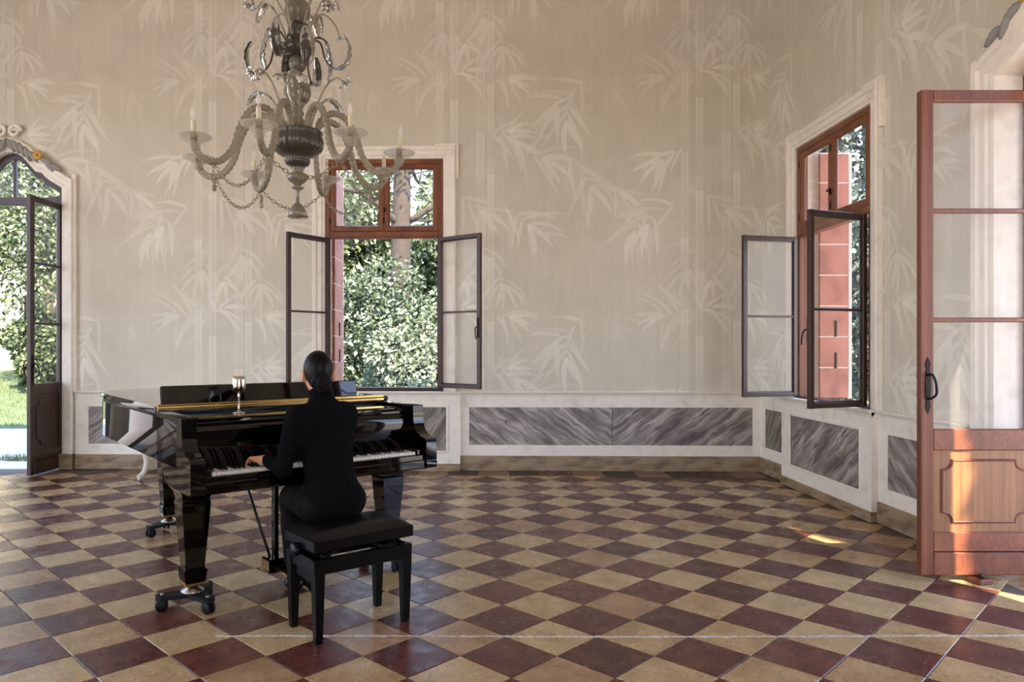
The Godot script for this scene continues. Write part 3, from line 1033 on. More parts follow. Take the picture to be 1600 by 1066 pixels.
func window(called: String, label: String, T: Transform3D, w: Array, upper: Array, lower: Array, dirs: Array, shutter_out: float) -> void:
	var o := structure(called, label, T)
	casing(o, w, 0.14)
	var x0: float = w[0]
	var x1: float = w[1]
	var zf := -0.03
	var fw := 0.055
	for x in [x0, x1 - fw]:
		var st := mb()
		box(st, Vector3(x, w[2], zf - 0.06), Vector3(x + fw, w[3], zf + 0.035), 0.006)
		obj("jamb", st, upper[0], o)
	var hs := mb()
	box(hs, Vector3(x0, w[3] - fw, zf - 0.059), Vector3(x1, w[3], zf + 0.034), 0.006)
	obj("head", hs, upper[1], o)
	hs = mb()
	box(hs, Vector3(x0 + fw - 0.003, w[4] - 0.045, zf - 0.055), Vector3(x1 - fw + 0.003, w[4] + 0.035, zf + 0.045), 0.01)
	box(hs, Vector3(x0 + fw - 0.003, w[4] - 0.05, zf + 0.03), Vector3(x1 - fw + 0.003, w[4] - 0.025, zf + 0.06), 0.008)
	obj("transom", hs, upper[1], o)
	hs = mb()
	box(hs, Vector3(x0, w[2] - 0.035, zf - 0.12), Vector3(x1, w[2] + 0.02, zf + 0.06), 0.008)
	obj("sill_rail", hs, lower[1], o)
	hs = mb()
	box(hs, Vector3(x0 - 0.02, w[2] - 0.05, -WALL - 0.1), Vector3(x1 + 0.02, w[2] - 0.02, -0.13), 0.006)
	obj("outer_sill", hs, M.pale_stone, o)
	# upper pair of small sashes, shut
	var mid := (x0 + x1) * 0.5
	var uh: float = w[3] - fw - w[4] - 0.035
	var uw := mid - x0 - fw
	sash(o, "fanlight", uw, uh, 0, upper[0], upper[1], Transform3D(Basis(), Vector3(x0 + fw, w[4] + 0.035, zf + 0.01)), 0.055)
	sash(o, "fanlight", uw, uh, 0, upper[0], upper[1], Transform3D(Basis(), Vector3(mid, w[4] + 0.035, zf + 0.01)), 0.055)
	var st5 := mb(true)
	tube(st5, [Vector3(mid, w[4] + 0.25, zf + 0.035), Vector3(mid, w[4] + 0.31, zf + 0.045)], 0.008, 8)
	tube(st5, spline([Vector3(mid, w[4] + 0.28, zf + 0.03), Vector3(mid, w[4] + 0.28, zf + 0.07), Vector3(mid + 0.03, w[4] + 0.29, zf + 0.075)], 4), 0.006, 8)
	obj("latch", st5, M.iron, o)
	# lower pair, swung into the room
	var lh: float = w[4] - 0.05 - (w[2] + 0.02)
	sash(o, "casement", 0.62, lh, 1, lower[0], lower[1], hinge_at(Vector3(x0 + fw, w[2] + 0.022, zf + 0.06), dirs[0]), 0.045)
	sash(o, "casement", 0.62, lh, 1, lower[0], lower[1], hinge_at(Vector3(x1 - fw, w[2] + 0.022, zf + 0.06), dirs[1]), 0.045, true)
	# outer shutters, folded straight out from the wall: battened boards
	for side in 2:
		var sh := Node3D.new()
		sh.name = "shutter"
		o.add_child(sh, true)
		var sx: float = (x0 + 0.05) if side == 0 else (x1 - 0.05)
		var h := 0.0
		var y: float = w[2]
		var k := 0
		while y < w[3] - 0.08:
			var y2 := minf(y + 0.31, w[3] - 0.06)
			var st := mb()
			box(st, Vector3(sx - 0.018, y + 0.006, -WALL - shutter_out), Vector3(sx + 0.018, y2 - 0.006, -WALL + 0.02), 0.004)
			obj("shutter_board", st, M.shutter, sh)
			st = mb()
			box(st, Vector3(sx - 0.014, y2 - 0.007, -WALL - shutter_out), Vector3(sx + 0.014, y2 + 0.007, -WALL + 0.02))
			obj("shutter_joint", st, M.shutter_line, sh)
			y = y2
		var st7 := mb()
		box(st7, Vector3(sx - 0.022, w[2], -WALL - shutter_out - 0.03), Vector3(sx + 0.022, w[3] - 0.06, -WALL - shutter_out + 0.004), 0.004)
		obj("shutter_edge", st7, M.shutter_line, sh)
		st7 = mb()
		for yy in [0.3, 0.62]:
			box(st7, Vector3(sx - 0.03, w[2] + yy, -WALL - shutter_out * 0.55), Vector3(sx + 0.03, w[2] + yy + 0.16, -WALL - shutter_out * 0.55 + 0.02), 0.004)
		obj("shutter_bolt", st7, M.iron, sh)

func build_windows() -> void:
	window("window_1", "tall wooden window with open casements overlooking shrubs, behind the piano", TB, W1, [M.wood_v, M.wood_h], [M.dark_v, M.dark_h], [Vector2(-0.345, 0.5), Vector2(0.49, 0.37)], 0.45)
	window("window_2", "tall wooden window with open casements in the right wall", TR, W2, [M.wood_v, M.wood_h], [M.dark_v, M.dark_h], [Vector2(0.16, 0.62), Vector2(0.24, 0.61)], 0.27)

# ---------------------------------------------------------------- doors
func lens_panel(w: float, h: float, nick: float) -> PackedVector2Array:   # rectangle with scooped corners, centred
	var p := PackedVector2Array()
	for c in [[1, -1], [1, 1], [-1, 1], [-1, -1]]:
		var cx: float = c[0] * w / 2
		var cy: float = c[1] * h / 2
		var start := 0.0
		for i in 7:
			var s := i / 6.0
			var a: float
			match [c[0], c[1]]:
				[1, -1]: a = lerpf(PI, PI / 2, s)
				[1, 1]: a = lerpf(PI * 1.5, PI, s)
				[-1, 1]: a = lerpf(TAU, PI * 1.5, s)
				_: a = lerpf(PI / 2, 0, s)
			p.append(Vector2(cx + cos(a) * nick, cy + sin(a) * nick))
	return p

# a glazed door leaf: three panes above, a raised panel below; hinge on its left edge
func leaf(parent: Node, w: float, h: float, glass_at: float, mats: Array, t: Transform3D, stile := 0.075, thick := 0.024, handle := true) -> Node3D:
	var s := Node3D.new()
	s.name = "leaf"
	s.transform = t
	parent.add_child(s, true)
	for x in [0.0, w - stile]:
		var st := mb()
		box(st, Vector3(x, 0, -thick), Vector3(x + stile, h, thick), 0.005)
		obj("stile", st, mats[0], s)
	for r in [[0.0, 0.14], [0.141, 0.26], [glass_at - 0.13, glass_at], [h - 0.07, h]]:
		var st := mb()
		var p := 0.006 if r[0] == 0.0 else -0.001
		box(st, Vector3(stile - 0.002, r[0] + 0.001, -thick - p), Vector3(w - stile + 0.002, r[1] - 0.001, thick + p), 0.006)
		obj("rail", st, mats[1], s)
	var st2 := mb()
	var pc := Vector2(w / 2, (0.26 + glass_at - 0.13) / 2)
	var pw := w - 2 * stile
	var ph := glass_at - 0.13 - 0.26
	box(st2, Vector3(stile - 0.002, 0.258, -0.008), Vector3(w - stile + 0.002, glass_at - 0.128, 0.008))
	var poly := lens_panel(pw - 0.13, ph - 0.13, 0.06)
	var q := PackedVector2Array()
	for v in poly: q.append(v + pc)
	prism(st2, q, -0.016, 0.016)
	obj("panel", st2, mats[2], s)
	st2 = mb()
	for sg in [1.0, -1.0]:
		moulding(st2, q, PackedVector2Array([Vector2(-0.002, 0.006 * sg), Vector2(0.012, 0.006 * sg), Vector2(0.012, 0.014 * sg), Vector2(0.004, 0.021 * sg), Vector2(-0.002, 0.018 * sg)]), true)
	obj("panel_moulding", st2, mats[1], s)
	var gh := (h - 0.07 - glass_at) / 3.0
	for i in 3:
		st2 = mb()
		box(st2, Vector3(stile - 0.004, glass_at + gh * i, -0.002), Vector3(w - stile + 0.004, glass_at + gh * (i + 1), -0.0015))
		obj("pane", st2, M.glass, s)
		if i > 0:
			st2 = mb()
			box(st2, Vector3(stile - 0.002, glass_at + gh * i - 0.014, -0.018), Vector3(w - stile + 0.002, glass_at + gh * i + 0.014, 0.018), 0.006)
			obj("glazing_bar", st2, mats[1], s)
	if handle:
		for sg in [1.0, -1.0]:
			var st3 := mb()
			var hx := w - stile * 0.5
			var y := 1.15
			var plate := PackedVector2Array([Vector2(hx, y - 0.17), Vector2(hx + 0.016, y - 0.13), Vector2(hx + 0.01, y - 0.1), Vector2(hx + 0.017, y - 0.05), Vector2(hx + 0.017, y + 0.05), Vector2(hx + 0.01, y + 0.1), Vector2(hx + 0.016, y + 0.13), Vector2(hx, y + 0.17), Vector2(hx - 0.016, y + 0.13), Vector2(hx - 0.01, y + 0.1), Vector2(hx - 0.017, y + 0.05), Vector2(hx - 0.017, y - 0.05), Vector2(hx - 0.01, y - 0.1), Vector2(hx - 0.016, y - 0.13)])
			prism(st3, plate, minf(thick * sg, (thick + 0.005) * sg), maxf(thick * sg, (thick + 0.005) * sg))
			tube(st3, spline([Vector3(hx, y + 0.06, thick * sg), Vector3(hx, y + 0.065, (thick + 0.045) * sg), Vector3(hx - 0.012, y + 0.02, (thick + 0.06) * sg), Vector3(hx - 0.02, y - 0.05, (thick + 0.052) * sg), Vector3(hx - 0.004, y - 0.08, (thick + 0.02) * sg), Vector3(hx, y - 0.075, thick * sg)], 5), 0.0075, 8)
			obj("handle", st3, M.iron, s)
	return s

func arch_trim(o: Node3D, d: Array, wide: float) -> void:
	var a := arch(d[0], d[1], d[2])
	a.reverse()
	var st := mb()
	moulding(st, a, PackedVector2Array([Vector2(-0.002, -0.2), Vector2(0.0, 0.012), Vector2(wide * 0.15, 0.02), Vector2(wide * 0.25, 0.02), Vector2(wide * 0.32, 0.036), Vector2(wide * 0.62, 0.04), Vector2(wide * 0.7, 0.06), Vector2(wide * 0.92, 0.066), Vector2(wide, 0.055), Vector2(wide, -0.01), Vector2(0.03, -0.01), Vector2(0.03, -0.2)]))
	obj("architrave", st, M.white, o)
	st = mb()   # the ears over the springing
	for s in [-1.0, 1.0]:
		var x: float = d[0] + s * (d[1] + wide)
		box(st, Vector3(min(x - s * 0.02, x + s * 0.03), 0.9, -0.01), Vector3(max(x - s * 0.02, x + s * 0.03), 3.42 + d[2], 0.04), 0.006)
	obj("architrave_ear", st, M.white, o)
	st = mb()
	for s in [-1.0, 1.0]:
		var x: float = d[0] + s * (d[1] + wide * 0.5)
		box(st, Vector3(x - wide * 0.54, 0, -0.01), Vector3(x + wide * 0.54, 0.18, 0.075), 0.006)
	obj("plinth_block", st, M.plinth, o)
	# carved garland along the crown of the arch
	for s in [-1.0, 1.0]:
		var leafs := [[0.58, 3.80, 0.95], [0.52, 3.785, 1.0], [0.45, 3.75, 1.1], [0.38, 3.70, 1.2], [0.32, 3.665, 0.7], [0.17, 3.60, 0.2], [0.13, 3.565, 0.85], [0.06, 3.525, 0.25]]
		for L in leafs:
			var c := Vector3(d[0] + s * (d[1] - L[0] * d[1] / 0.62), L[1] + d[2] - 0.02, 0.06)
			var dir := Vector3(s * cos(L[2]), -sin(L[2]), 0)
			var pts := []
			var ws := []
			for k in 8:
				var f := k / 7.0
				pts.append(c + dir * (f - 0.4) * 0.15 + Vector3(0, -0.03 * f * f, 0.022 * sin(f * PI)))
				ws.append(0.004 + 0.03 * pow(sin(PI * (0.06 + 0.9 * f)), 0.8))
			var st3 := mb(true)
			blade(st3, pts, ws, Vector3(dir.y, -dir.x, 0.0), 0.014, 0.1)
			obj("carved_leaf", st3, M.orn_grey, o)
		var fc := Vector3(d[0] + s * (d[1] - 0.245 * d[1] / 0.62), 3.635 + d[2], 0.085)
		st = mb(true)
		for k in 6:
			var an := TAU * k / 6.0
			ball(st, fc + Vector3(cos(an), sin(an), 0) * 0.036, Vector3(0.028, 0.028, 0.014), 6)
		ball(st, fc + Vector3(0, 0, 0.012), Vector3(0.018, 0.018, 0.014), 6)
		obj("carved_flower", st, M.orn_gold, o)
		st = mb(true)
		var scroll := []
		var rad := []
		for k in 26:
			var an := k * 0.36
			var r := 0.075 - 0.0024 * k
			scroll.append(Vector3(d[0] + s * 0.085 + s * cos(an) * r, 3.92 + d[2] + sin(an) * r, 0.05))
			rad.append(0.026 - 0.0005 * k)
		tube(st, scroll, rad, 8)
		obj("carved_scroll", st, M.white, o)

func fan_frame(o: Node3D, d: Array, mats: Array, zf: float, beam: float) -> void:
	var a := arch(d[0], d[1] - 0.012, d[2] - 0.012, beam)
	a.reverse()
	var st := mb()
	moulding(st, a, PackedVector2Array([Vector2(-0.055, zf - 0.03), Vector2(0.012, zf - 0.03), Vector2(0.012, zf + 0.03), Vector2(-0.055, zf + 0.03)]))
	obj("arched_frame", st, mats[1], o)
	st = mb()
	for x in [0.0]:
		box(st, Vector3(d[0] + x - 0.018, beam, zf - 0.02), Vector3(d[0] + x + 0.018, 3.65 + d[2], zf + 0.02), 0.004)
	obj("mullion", st, mats[0], o)
	st = mb()
	box(st, Vector3(d[0] - d[1], beam - 0.045, zf - 0.035), Vector3(d[0] + d[1], beam + 0.045, zf + 0.035), 0.006)
	obj("transom", st, mats[1], o)
	st = mb()
	var p := arch(d[0], d[1] - 0.05, d[2] - 0.04, beam)
	prism(st, p, zf - 0.001, zf + 0.001)
	obj("fan_pane", st, M.glass, o)
	for s in [-1.0, 1.0]:
		st = mb()
		var x: float = d[0] + s * (d[1] - 0.02)
		box(st, Vector3(x - 0.022, 0, zf - 0.03), Vector3(x + 0.022, beam, zf + 0.03), 0.005)
		obj("jamb", st, mats[0], o)

func build_doors() -> void:
	var t1 := structure("trim_3", "white moulded arched door surround with a carved grey leaf garland and gold flower, left", TB)
	arch_trim(t1, D1, 0.15)
	var d1 := structure("door_1", "dark wooden glazed garden door standing open in the arched doorway at far left", TB)
	var dm := [M.dark_v, M.dark_h, M.dark_v]
	fan_frame(d1, D1, dm, -0.1, 3.13)
	# hinged at the right-hand jamb, swung straight into the room
	leaf(d1, 0.6, 3.07, 1.0, dm, hinge_at(Vector3(D1[0] + D1[1] - 0.03, 0.012, -0.04), Vector2(-0.02, 1.0)), 0.07, 0.024)
	leaf(d1, 0.6, 3.07, 1.0, dm, hinge_at(Vector3(D1[0] - D1[1] + 0.03, 0.012, -0.04), Vector2(0.02, 1.0)), 0.07, 0.024)
	var t2 := structure("trim_4", "white moulded arched door surround with carved garland in the right wall", TR)
	arch_trim(t2, D2, 0.15)
	var d2 := structure("door_2", "large reddish wooden glazed door leaf standing open at the right edge", TR)
	var rm := [M.door_v, M.door_h, M.door_panel]
	fan_frame(d2, D2, rm, -0.2, 3.0)
	leaf(d2, 0.77, 2.94, 0.885, rm, hinge_at(Vector3(D2[0] - D2[1] + 0.165, 0.036, -0.185), Vector2(0.0, 1.0)), 0.075, 0.026)
	leaf(d2, 0.72, 2.94, 0.885, rm, hinge_at(Vector3(D2[0] + D2[1] - 0.04, 0.036, -0.13), Vector2(0.9, 1.0)), 0.075, 0.026)
	# shut double door further along the right wall, beside the viewer
	var d3 := structure("door_3", "shut dark wooden double door in the right wall, out of view", TR)
	for i in 2:
		var st0 := mb()
		var xa := 6.75 + i * 0.86
		box(st0, Vector3(xa, 0.01, 0.0), Vector3(xa + 0.85, 3.0, 0.045), 0.006)
		for y in [[0.25, 1.0], [1.15, 2.8]]:
			box(st0, Vector3(xa + 0.13, y[0], 0.04), Vector3(xa + 0.72, y[1], 0.058), 0.01)
		obj("door_wing", st0, M.dark_v, d3)
	# small wooden stop on the floor in front of the leaf
	var w := thing("door_stop", "small dark wooden wedge on the floor under the open door leaf", "door stop", Transform3D(Basis(Vector3.UP, 0.25), Vector3(3.06, 0.001, -4.43)))
	var st := mb()
	box(st, Vector3(-0.05, 0, -0.04), Vector3(0.05, 0.028, 0.06), 0.004)
	obj("block", st, M.door_v, w)
	st = mb(true)
	lathe(st, [Vector2(0.0, 0.026), Vector2(0.014, 0.026), Vector2(0.012, 0.045), Vector2(0.006, 0.056), Vector2(0.0, 0.058)], 12, Transform3D(Basis(), Vector3(0.0, 0, 0.02)))
	obj("peg", st, M.iron, w)

# ---------------------------------------------------------------- garden
var leaf_mesh: ArrayMesh
var needle_mesh: ArrayMesh

func make_leaf(l: float, w: float) -> ArrayMesh:
	var st := mb(true)
	var a := Vector3(0, 0, 0)
	var m := Vector3(0, 0.012 * l / 0.1, l * 0.5)
	var b := Vector3(0, -0.1 * l, l)
	var p := Vector3(w, 0.1 * w, l * 0.45)
	var q := Vector3(-w, 0.1 * w, l * 0.45)
	tri(st, a, m, p)
	tri(st, m, b, p)
	tri(st, a, q, m)
	tri(st, q, b, m)
	return done(st)

func foliage(parent: Node, blobs: Array, count: int, size: float, cols: Array, mesh: ArrayMesh, shell := 0.55) -> void:
	var mm := MultiMesh.new()
	mm.transform_format = MultiMesh.TRANSFORM_3D
	mm.use_colors = true
	mm.mesh = mesh
	mm.instance_count = count
	var total := 0.0
	for b in blobs: total += b[1].x * b[1].y + b[1].x * b[1].z + b[1].y * b[1].z
	var i := 0
	for b in blobs:
		var n := int(count * (b[1].x * b[1].y + b[1].x * b[1].z + b[1].y * b[1].z) / total)
		if b == blobs[-1]: n = count - i
		for k in n:
			if i >= count: break
			var d := Vector3(rng.randfn(), rng.randfn(), rng.randfn()).normalized()
			var r := pow(rng.randf_range(shell, 1.0), 0.5)
			var pos: Vector3 = b[0] + d * r * b[1]
			var out := (d + Vector3(rng.randfn(), rng.randfn() - 0.6, rng.randfn()) * 0.75).normalized()
			var bs := ring_frame(out)
			bs = Basis(bs.x, bs.y, bs.z).rotated(out, rng.randf_range(0, TAU))
			mm.set_instance_transform(i, Transform3D(bs.scaled(Vector3.ONE * size * rng.randf_range(0.7, 1.3)), pos))
			var c: Color = cols[rng.randi() % cols.size()]
			c = c.lerp(Color(c.v, c.v, c.v) * 0.9, 0.42).srgb_to_linear()
			var g := rng.randf_range(0.42, 0.72)
			mm.set_instance_color(i, Color(c.r * g, c.g * g, c.b * g, 1))
			i += 1
	var o := MultiMeshInstance3D.new()
	o.name = "foliage"
	o.multimesh = mm
	o.material_override = M.leaf
	parent.add_child(o)
	meta(o, "", "", "", "stuff")

func clumps(c: Vector3, r: Vector3, n: int, k: float) -> Array:
	var out := [[c, r * 0.72]]
	for i in n:
		var d := Vector3(rng.randfn(), rng.randfn() * 0.9, rng.randfn()).normalized()
		out.append([c + d * r * 0.72, r * k * rng.randf_range(0.7, 1.2)])
	return out

func bush(label: String, at: Vector3, r: Vector3, count: int, size: float, cols: Array, group := "") -> void:
	var o := thing("garden_shrub", label, "shrub", Transform3D(Basis(), at), group)
	var st := mb(true)
	for i in 5:
		var a := TAU * i / 5.0 + 0.4
		tube(st, spline([Vector3(0.05 * cos(a), -0.1, 0.05 * sin(a)), Vector3(cos(a) * r.x * 0.25, r.y * 0.5, sin(a) * r.z * 0.25), Vector3(cos(a) * r.x * 0.5, r.y * 1.2, sin(a) * r.z * 0.5)], 4), [0.05, 0.05, 0.045, 0.04, 0.035, 0.03, 0.025, 0.02, 0.012], 6)
	obj("stems", st, M.bark, o)
	foliage(o, clumps(Vector3(0, r.y * 1.02, 0), r, 14, 0.42), count, size, cols, leaf_mesh)

func garden_tree(label: String, at: Vector3, h: float, tr: float, crown: Array, count: int, size: float, cols: Array, bend := 0.2, group := "") -> void:
	var o := thing("garden_tree", label, "tree", Transform3D(Basis(), at), group)
	var st := mb(true)
	var pts := []
	var rad := []
	for i in 12:
		var f := i / 11.0
		pts.append(Vector3(bend * sin(f * 3.0), f * h - 0.2, 0.12 * sin(f * 5.0)))
		rad.append(tr * (1.35 - 0.35 * minf(f * 8.0, 1.0)) * (1.0 - 0.65 * f))
	tube(st, pts, rad, 10)
	obj("trunk", st, M.bark, o)
	st = mb(true)
	for i in 11:
		var f := 0.4 + 0.052 * i
		var p: Vector3 = pts[int(f * 11)]
		var a := i * 2.4
		var l := h * 0.34 * rng.randf_range(0.6, 1.1)
		tube(st, spline([p, p + Vector3(cos(a) * l * 0.4, l * 0.22, sin(a) * l * 0.4), p + Vector3(cos(a) * l * 0.8, l * 0.2, sin(a) * l * 0.8), p + Vector3(cos(a) * l, l * 0.42, sin(a) * l)], 3), [tr * 0.3, tr * 0.27, tr * 0.24, tr * 0.2, tr * 0.18, tr * 0.15, tr * 0.12, tr * 0.1, tr * 0.07, tr * 0.04], 6)
	obj("branches", st, M.bark, o)
	foliage(o, crown, count, size, cols, leaf_mesh, 0.05)

func build_garden() -> void:
	leaf_mesh = make_leaf(0.1, 0.028)
	var st := mb()
	var o := structure("ground", "pale gravel ground round the house")
	box(st, Vector3(-60, -0.5, -70), Vector3(60, -0.13, 60))
	obj("gravel", st, M.gravel, o)
	# lawn rising gently to the shrubs
	st = mb(true)
	var lawn := func(x: float, d: float) -> float:
		return -0.125 + 0.9 * smoothstep(13.5, 26.0, d) + 0.06 * sin(x * 0.7) * smoothstep(13.5, 20.0, d)
	for i in 40:
		for j in 20:
			var xa := -30.0 + i * 1.5
			var xb := xa + 1.5
			var da := 13.9 + j * 1.6
			var db := da + 1.6
			quad(st, Vector3(xa, lawn.call(xa, da), -da), Vector3(xb, lawn.call(xb, da), -da), Vector3(xb, lawn.call(xb, db), -db), Vector3(xa, lawn.call(xa, db), -db))
	o = structure("lawn", "green lawn rising beyond the gravel path")
	obj("turf", st, M.soil, o)
	var gm := mb(true)
	tri(gm, Vector3(-0.006, 0, 0), Vector3(0.006, 0, 0), Vector3(0.012, 0.07, 0.02))
	tri(gm, Vector3(0.02, 0, 0.01), Vector3(0.03, 0, 0.01), Vector3(0.012, 0.06, -0.01))
	tri(gm, Vector3(-0.02, 0, -0.01), Vector3(-0.012, 0, -0.012), Vector3(-0.03, 0.065, 0.0))
	var mm := MultiMesh.new()
	mm.transform_format = MultiMesh.TRANSFORM_3D
	mm.use_colors = true
	mm.mesh = done(gm)
	mm.instance_count = 26000
	for i in 26000:
		var near := i < 1500
		var x := rng.randf_range(-16, -5) if i < 20000 else rng.randf_range(-5, 3)
		var d := (9.7 + rng.randf_range(0, 0.5)) if near else rng.randf_range(13.9, 26)
		var y: float = -0.13 if near else lawn.call(x, d)
		mm.set_instance_transform(i, Transform3D(Basis(Vector3.UP, rng.randf() * TAU).scaled(Vector3.ONE * rng.randf_range(0.7, 1.6)), Vector3(x, y, -d)))
		var c := Color8(82, 96, 66).lerp(Color8(118, 128, 94), rng.randf()).srgb_to_linear()
		mm.set_instance_color(i, c)
	var gr := MultiMeshInstance3D.new()
	gr.name = "grass"
	gr.multimesh = mm
	gr.material_override = M.leaf
	add_child(gr)
	meta(gr, "short green grass blades on the lawn seen through the garden door", "grass", "", "stuff")
	var sage := [Color8(150, 172, 140), Color8(176, 192, 158), Color8(120, 146, 112), Color8(196, 206, 174), Color8(100, 124, 92)]
	var green := [Color8(92, 122, 60), Color8(124, 150, 78), Color8(72, 98, 52), Color8(160, 172, 96), Color8(110, 134, 70)]
	var deep := [Color8(70, 98, 56), Color8(96, 124, 70), Color8(56, 80, 46), Color8(128, 148, 92)]
	var light := [Color8(176, 186, 146), Color8(200, 206, 172), Color8(146, 162, 118), Color8(112, 134, 94)]
	# seen through the window behind the piano
	bush("broad-leaved pale green shrub lowest in the window behind the piano", Vector3(-1.0, -0.13, -14.6), Vector3(1.15, 1.0, 0.95), 9000, 1.15, light + sage)
	bush("tall silvery shrub filling the window behind the pale green shrub", Vector3(-2.6, 0.0, -17.2), Vector3(2.3, 1.75, 1.5), 16000, 1.2, sage + deep)
	bush("darker round shrub at the right side of the garden window", Vector3(0.6, 0.1, -18.6), Vector3(1.9, 1.6, 1.4), 9000, 1.2, sage + deep)
	garden_tree("thick bare-trunked tree in the garden window behind the shrubs", Vector3(-2.2, 0.4, -21.5), 13.0, 0.36, clumps(Vector3(0, 8.6, 0), Vector3(3.6, 3.6, 3.0), 16, 0.4), 7000, 1.7, green)
	garden_tree("thinner dark tree right of the thick trunk in the garden window", Vector3(0.4, 0.5, -31.0), 14.0, 0.2, clumps(Vector3(0, 7.5, 0), Vector3(3.2, 4.2, 3.0), 16, 0.4), 9000, 1.7, light + green)
	garden_tree("slim leafy tree behind the silvery shrub in the garden window", Vector3(-6.9, 0.4, -27.5), 12.0, 0.18, clumps(Vector3(0.4, 6.2, 0), Vector3(2.6, 4.2, 2.4), 14, 0.4), 9000, 1.6, light + green)
	# seen through the garden door at the left
	bush("dark glossy broad shrub at the foot of the trees in the left doorway", Vector3(-11.1, 0.35, -19.5), Vector3(1.35, 0.95, 1.1), 8000, 1.5, deep + green)
	garden_tree("leafy hanging tree filling the top of the left doorway", Vector3(-12.3, 0.4, -20.4), 9.0, 0.2, clumps(Vector3(0.9, 4.6, 0.5), Vector3(2.6, 2.9, 1.8), 16, 0.4), 14000, 1.5, green + light)
	garden_tree("tall tree behind the hanging tree in the left doorway", Vector3(-15.5, 0.6, -27.0), 12.0, 0.3, clumps(Vector3(0, 7.0, 0), Vector3(4.5, 4.5, 3.0), 18, 0.4), 10000, 2.0, green + deep)
	# a screen of trees further back, closing the view
	var k := 0
	var far := ["first round tree of the far row, leftmost", "second round tree of the far row, behind the left doorway", "third round tree of the far row, left of the window view", "fourth round tree of the far row, behind the window shrubs", "fifth round tree of the far row, right of the window view", "sixth round tree of the far row, rightmost"]
	for x in [-26.0, -19.0, -11.5, -5.5, 0.5, 7.0]:
		garden_tree(far[k], Vector3(x, 0.6, -36.0 - 2.0 * (k % 2)), 11.0, 0.3, clumps(Vector3(0, 5.2, 0), Vector3(4.4, 4.8, 2.6), 16, 0.42), 13000, 4.2, green + light, 0.2, "far row of trees")
		k += 1
	# outside the right-hand wall
	bush("blue-green shrub beyond the shutter of the side window", Vector3(6.9, -0.13, -11.6), Vector3(1.6, 2.5, 1.5), 11000, 1.4, [Color8(104, 124, 112), Color8(84, 104, 94), Color8(130, 146, 128)])
	garden_tree("tall narrow cypress standing outside the right-hand door", Vector3(5.42, -0.13, 0.4), 9.5, 0.1, [[Vector3(0, 6.4, 0), Vector3(0.42, 3.6, 0.45)], [Vector3(0, 3.4, 0), Vector3(0.42, 3.0, 0.45)]], 14000, 1.3, deep, 0.0)
	garden_tree("slender leafy tree growing outside the side window", Vector3(5.3, -0.13, -3.7), 7.6, 0.1, [[Vector3(-0.2, 4.6, 0), Vector3(1.1, 1.5, 1.0)], [Vector3(0, 6.3, 0), Vector3(1.1, 1.6, 1.1)]], 16000, 1.6, deep)
	garden_tree("bushy blue-green tree beyond the shutter of the side window", Vector3(9.6, -0.13, -18.0), 9.0, 0.2, clumps(Vector3(0, 5.2, 0), Vector3(2.6, 4.2, 2.4), 16, 0.42), 16000, 2.2, [Color8(96, 114, 106), Color8(78, 96, 90), Color8(124, 138, 124)])
	# cream garden wall at the far left
	var gw := structure("garden_wall", "cream stucco garden wall beyond the left doorway")
	st = mb()
	box(st, Vector3(-24, 0, -23.4), Vector3(-13.9, 4.4, -23.0))
	obj("stucco", st, M.stucco, gw)
	# stone reveal outside the right-hand door
	var rv := structure("trim_5", "cream stucco reveal outside the right-hand doorway", TR)
	st = mb()
	box(st, Vector3(D2[0] - D2[1] - 0.4, 0, -0.75), Vector3(D2[0] - D2[1] - 0.03, 4.6, -WALL), 0.02)
	obj("reveal_stone", st, M.stucco, rv)

# ---------------------------------------------------------------- piano
func rim_plan(out: float, zfront: float) -> PackedVector2Array:   # plan outline (x, z), clockwise from the bass front
	var pts := [Vector2(0, -1.95), Vector2(0.03, -2.2), Vector2(0.17, -2.4), Vector2(0.4, -2.47), Vector2(0.62, -2.38), Vector2(0.78, -2.14), Vector2(0.9, -1.85), Vector2(1.05, -1.58), Vector2(1.24, -1.34), Vector2(1.39, -1.08), Vector2(1.46, -0.8)]
	var p := PackedVector2Array([Vector2(0, zfront)])
	for v in spline(pts, 5): p.append(v)
	p.append(Vector2(1.47, -0.6))
	p.append(Vector2(1.47, zfront))
	if out == 0.0: return p
	var r := Geometry2D.offset_polygon(p, out, Geometry2D.JOIN_ROUND)
	return r[0]

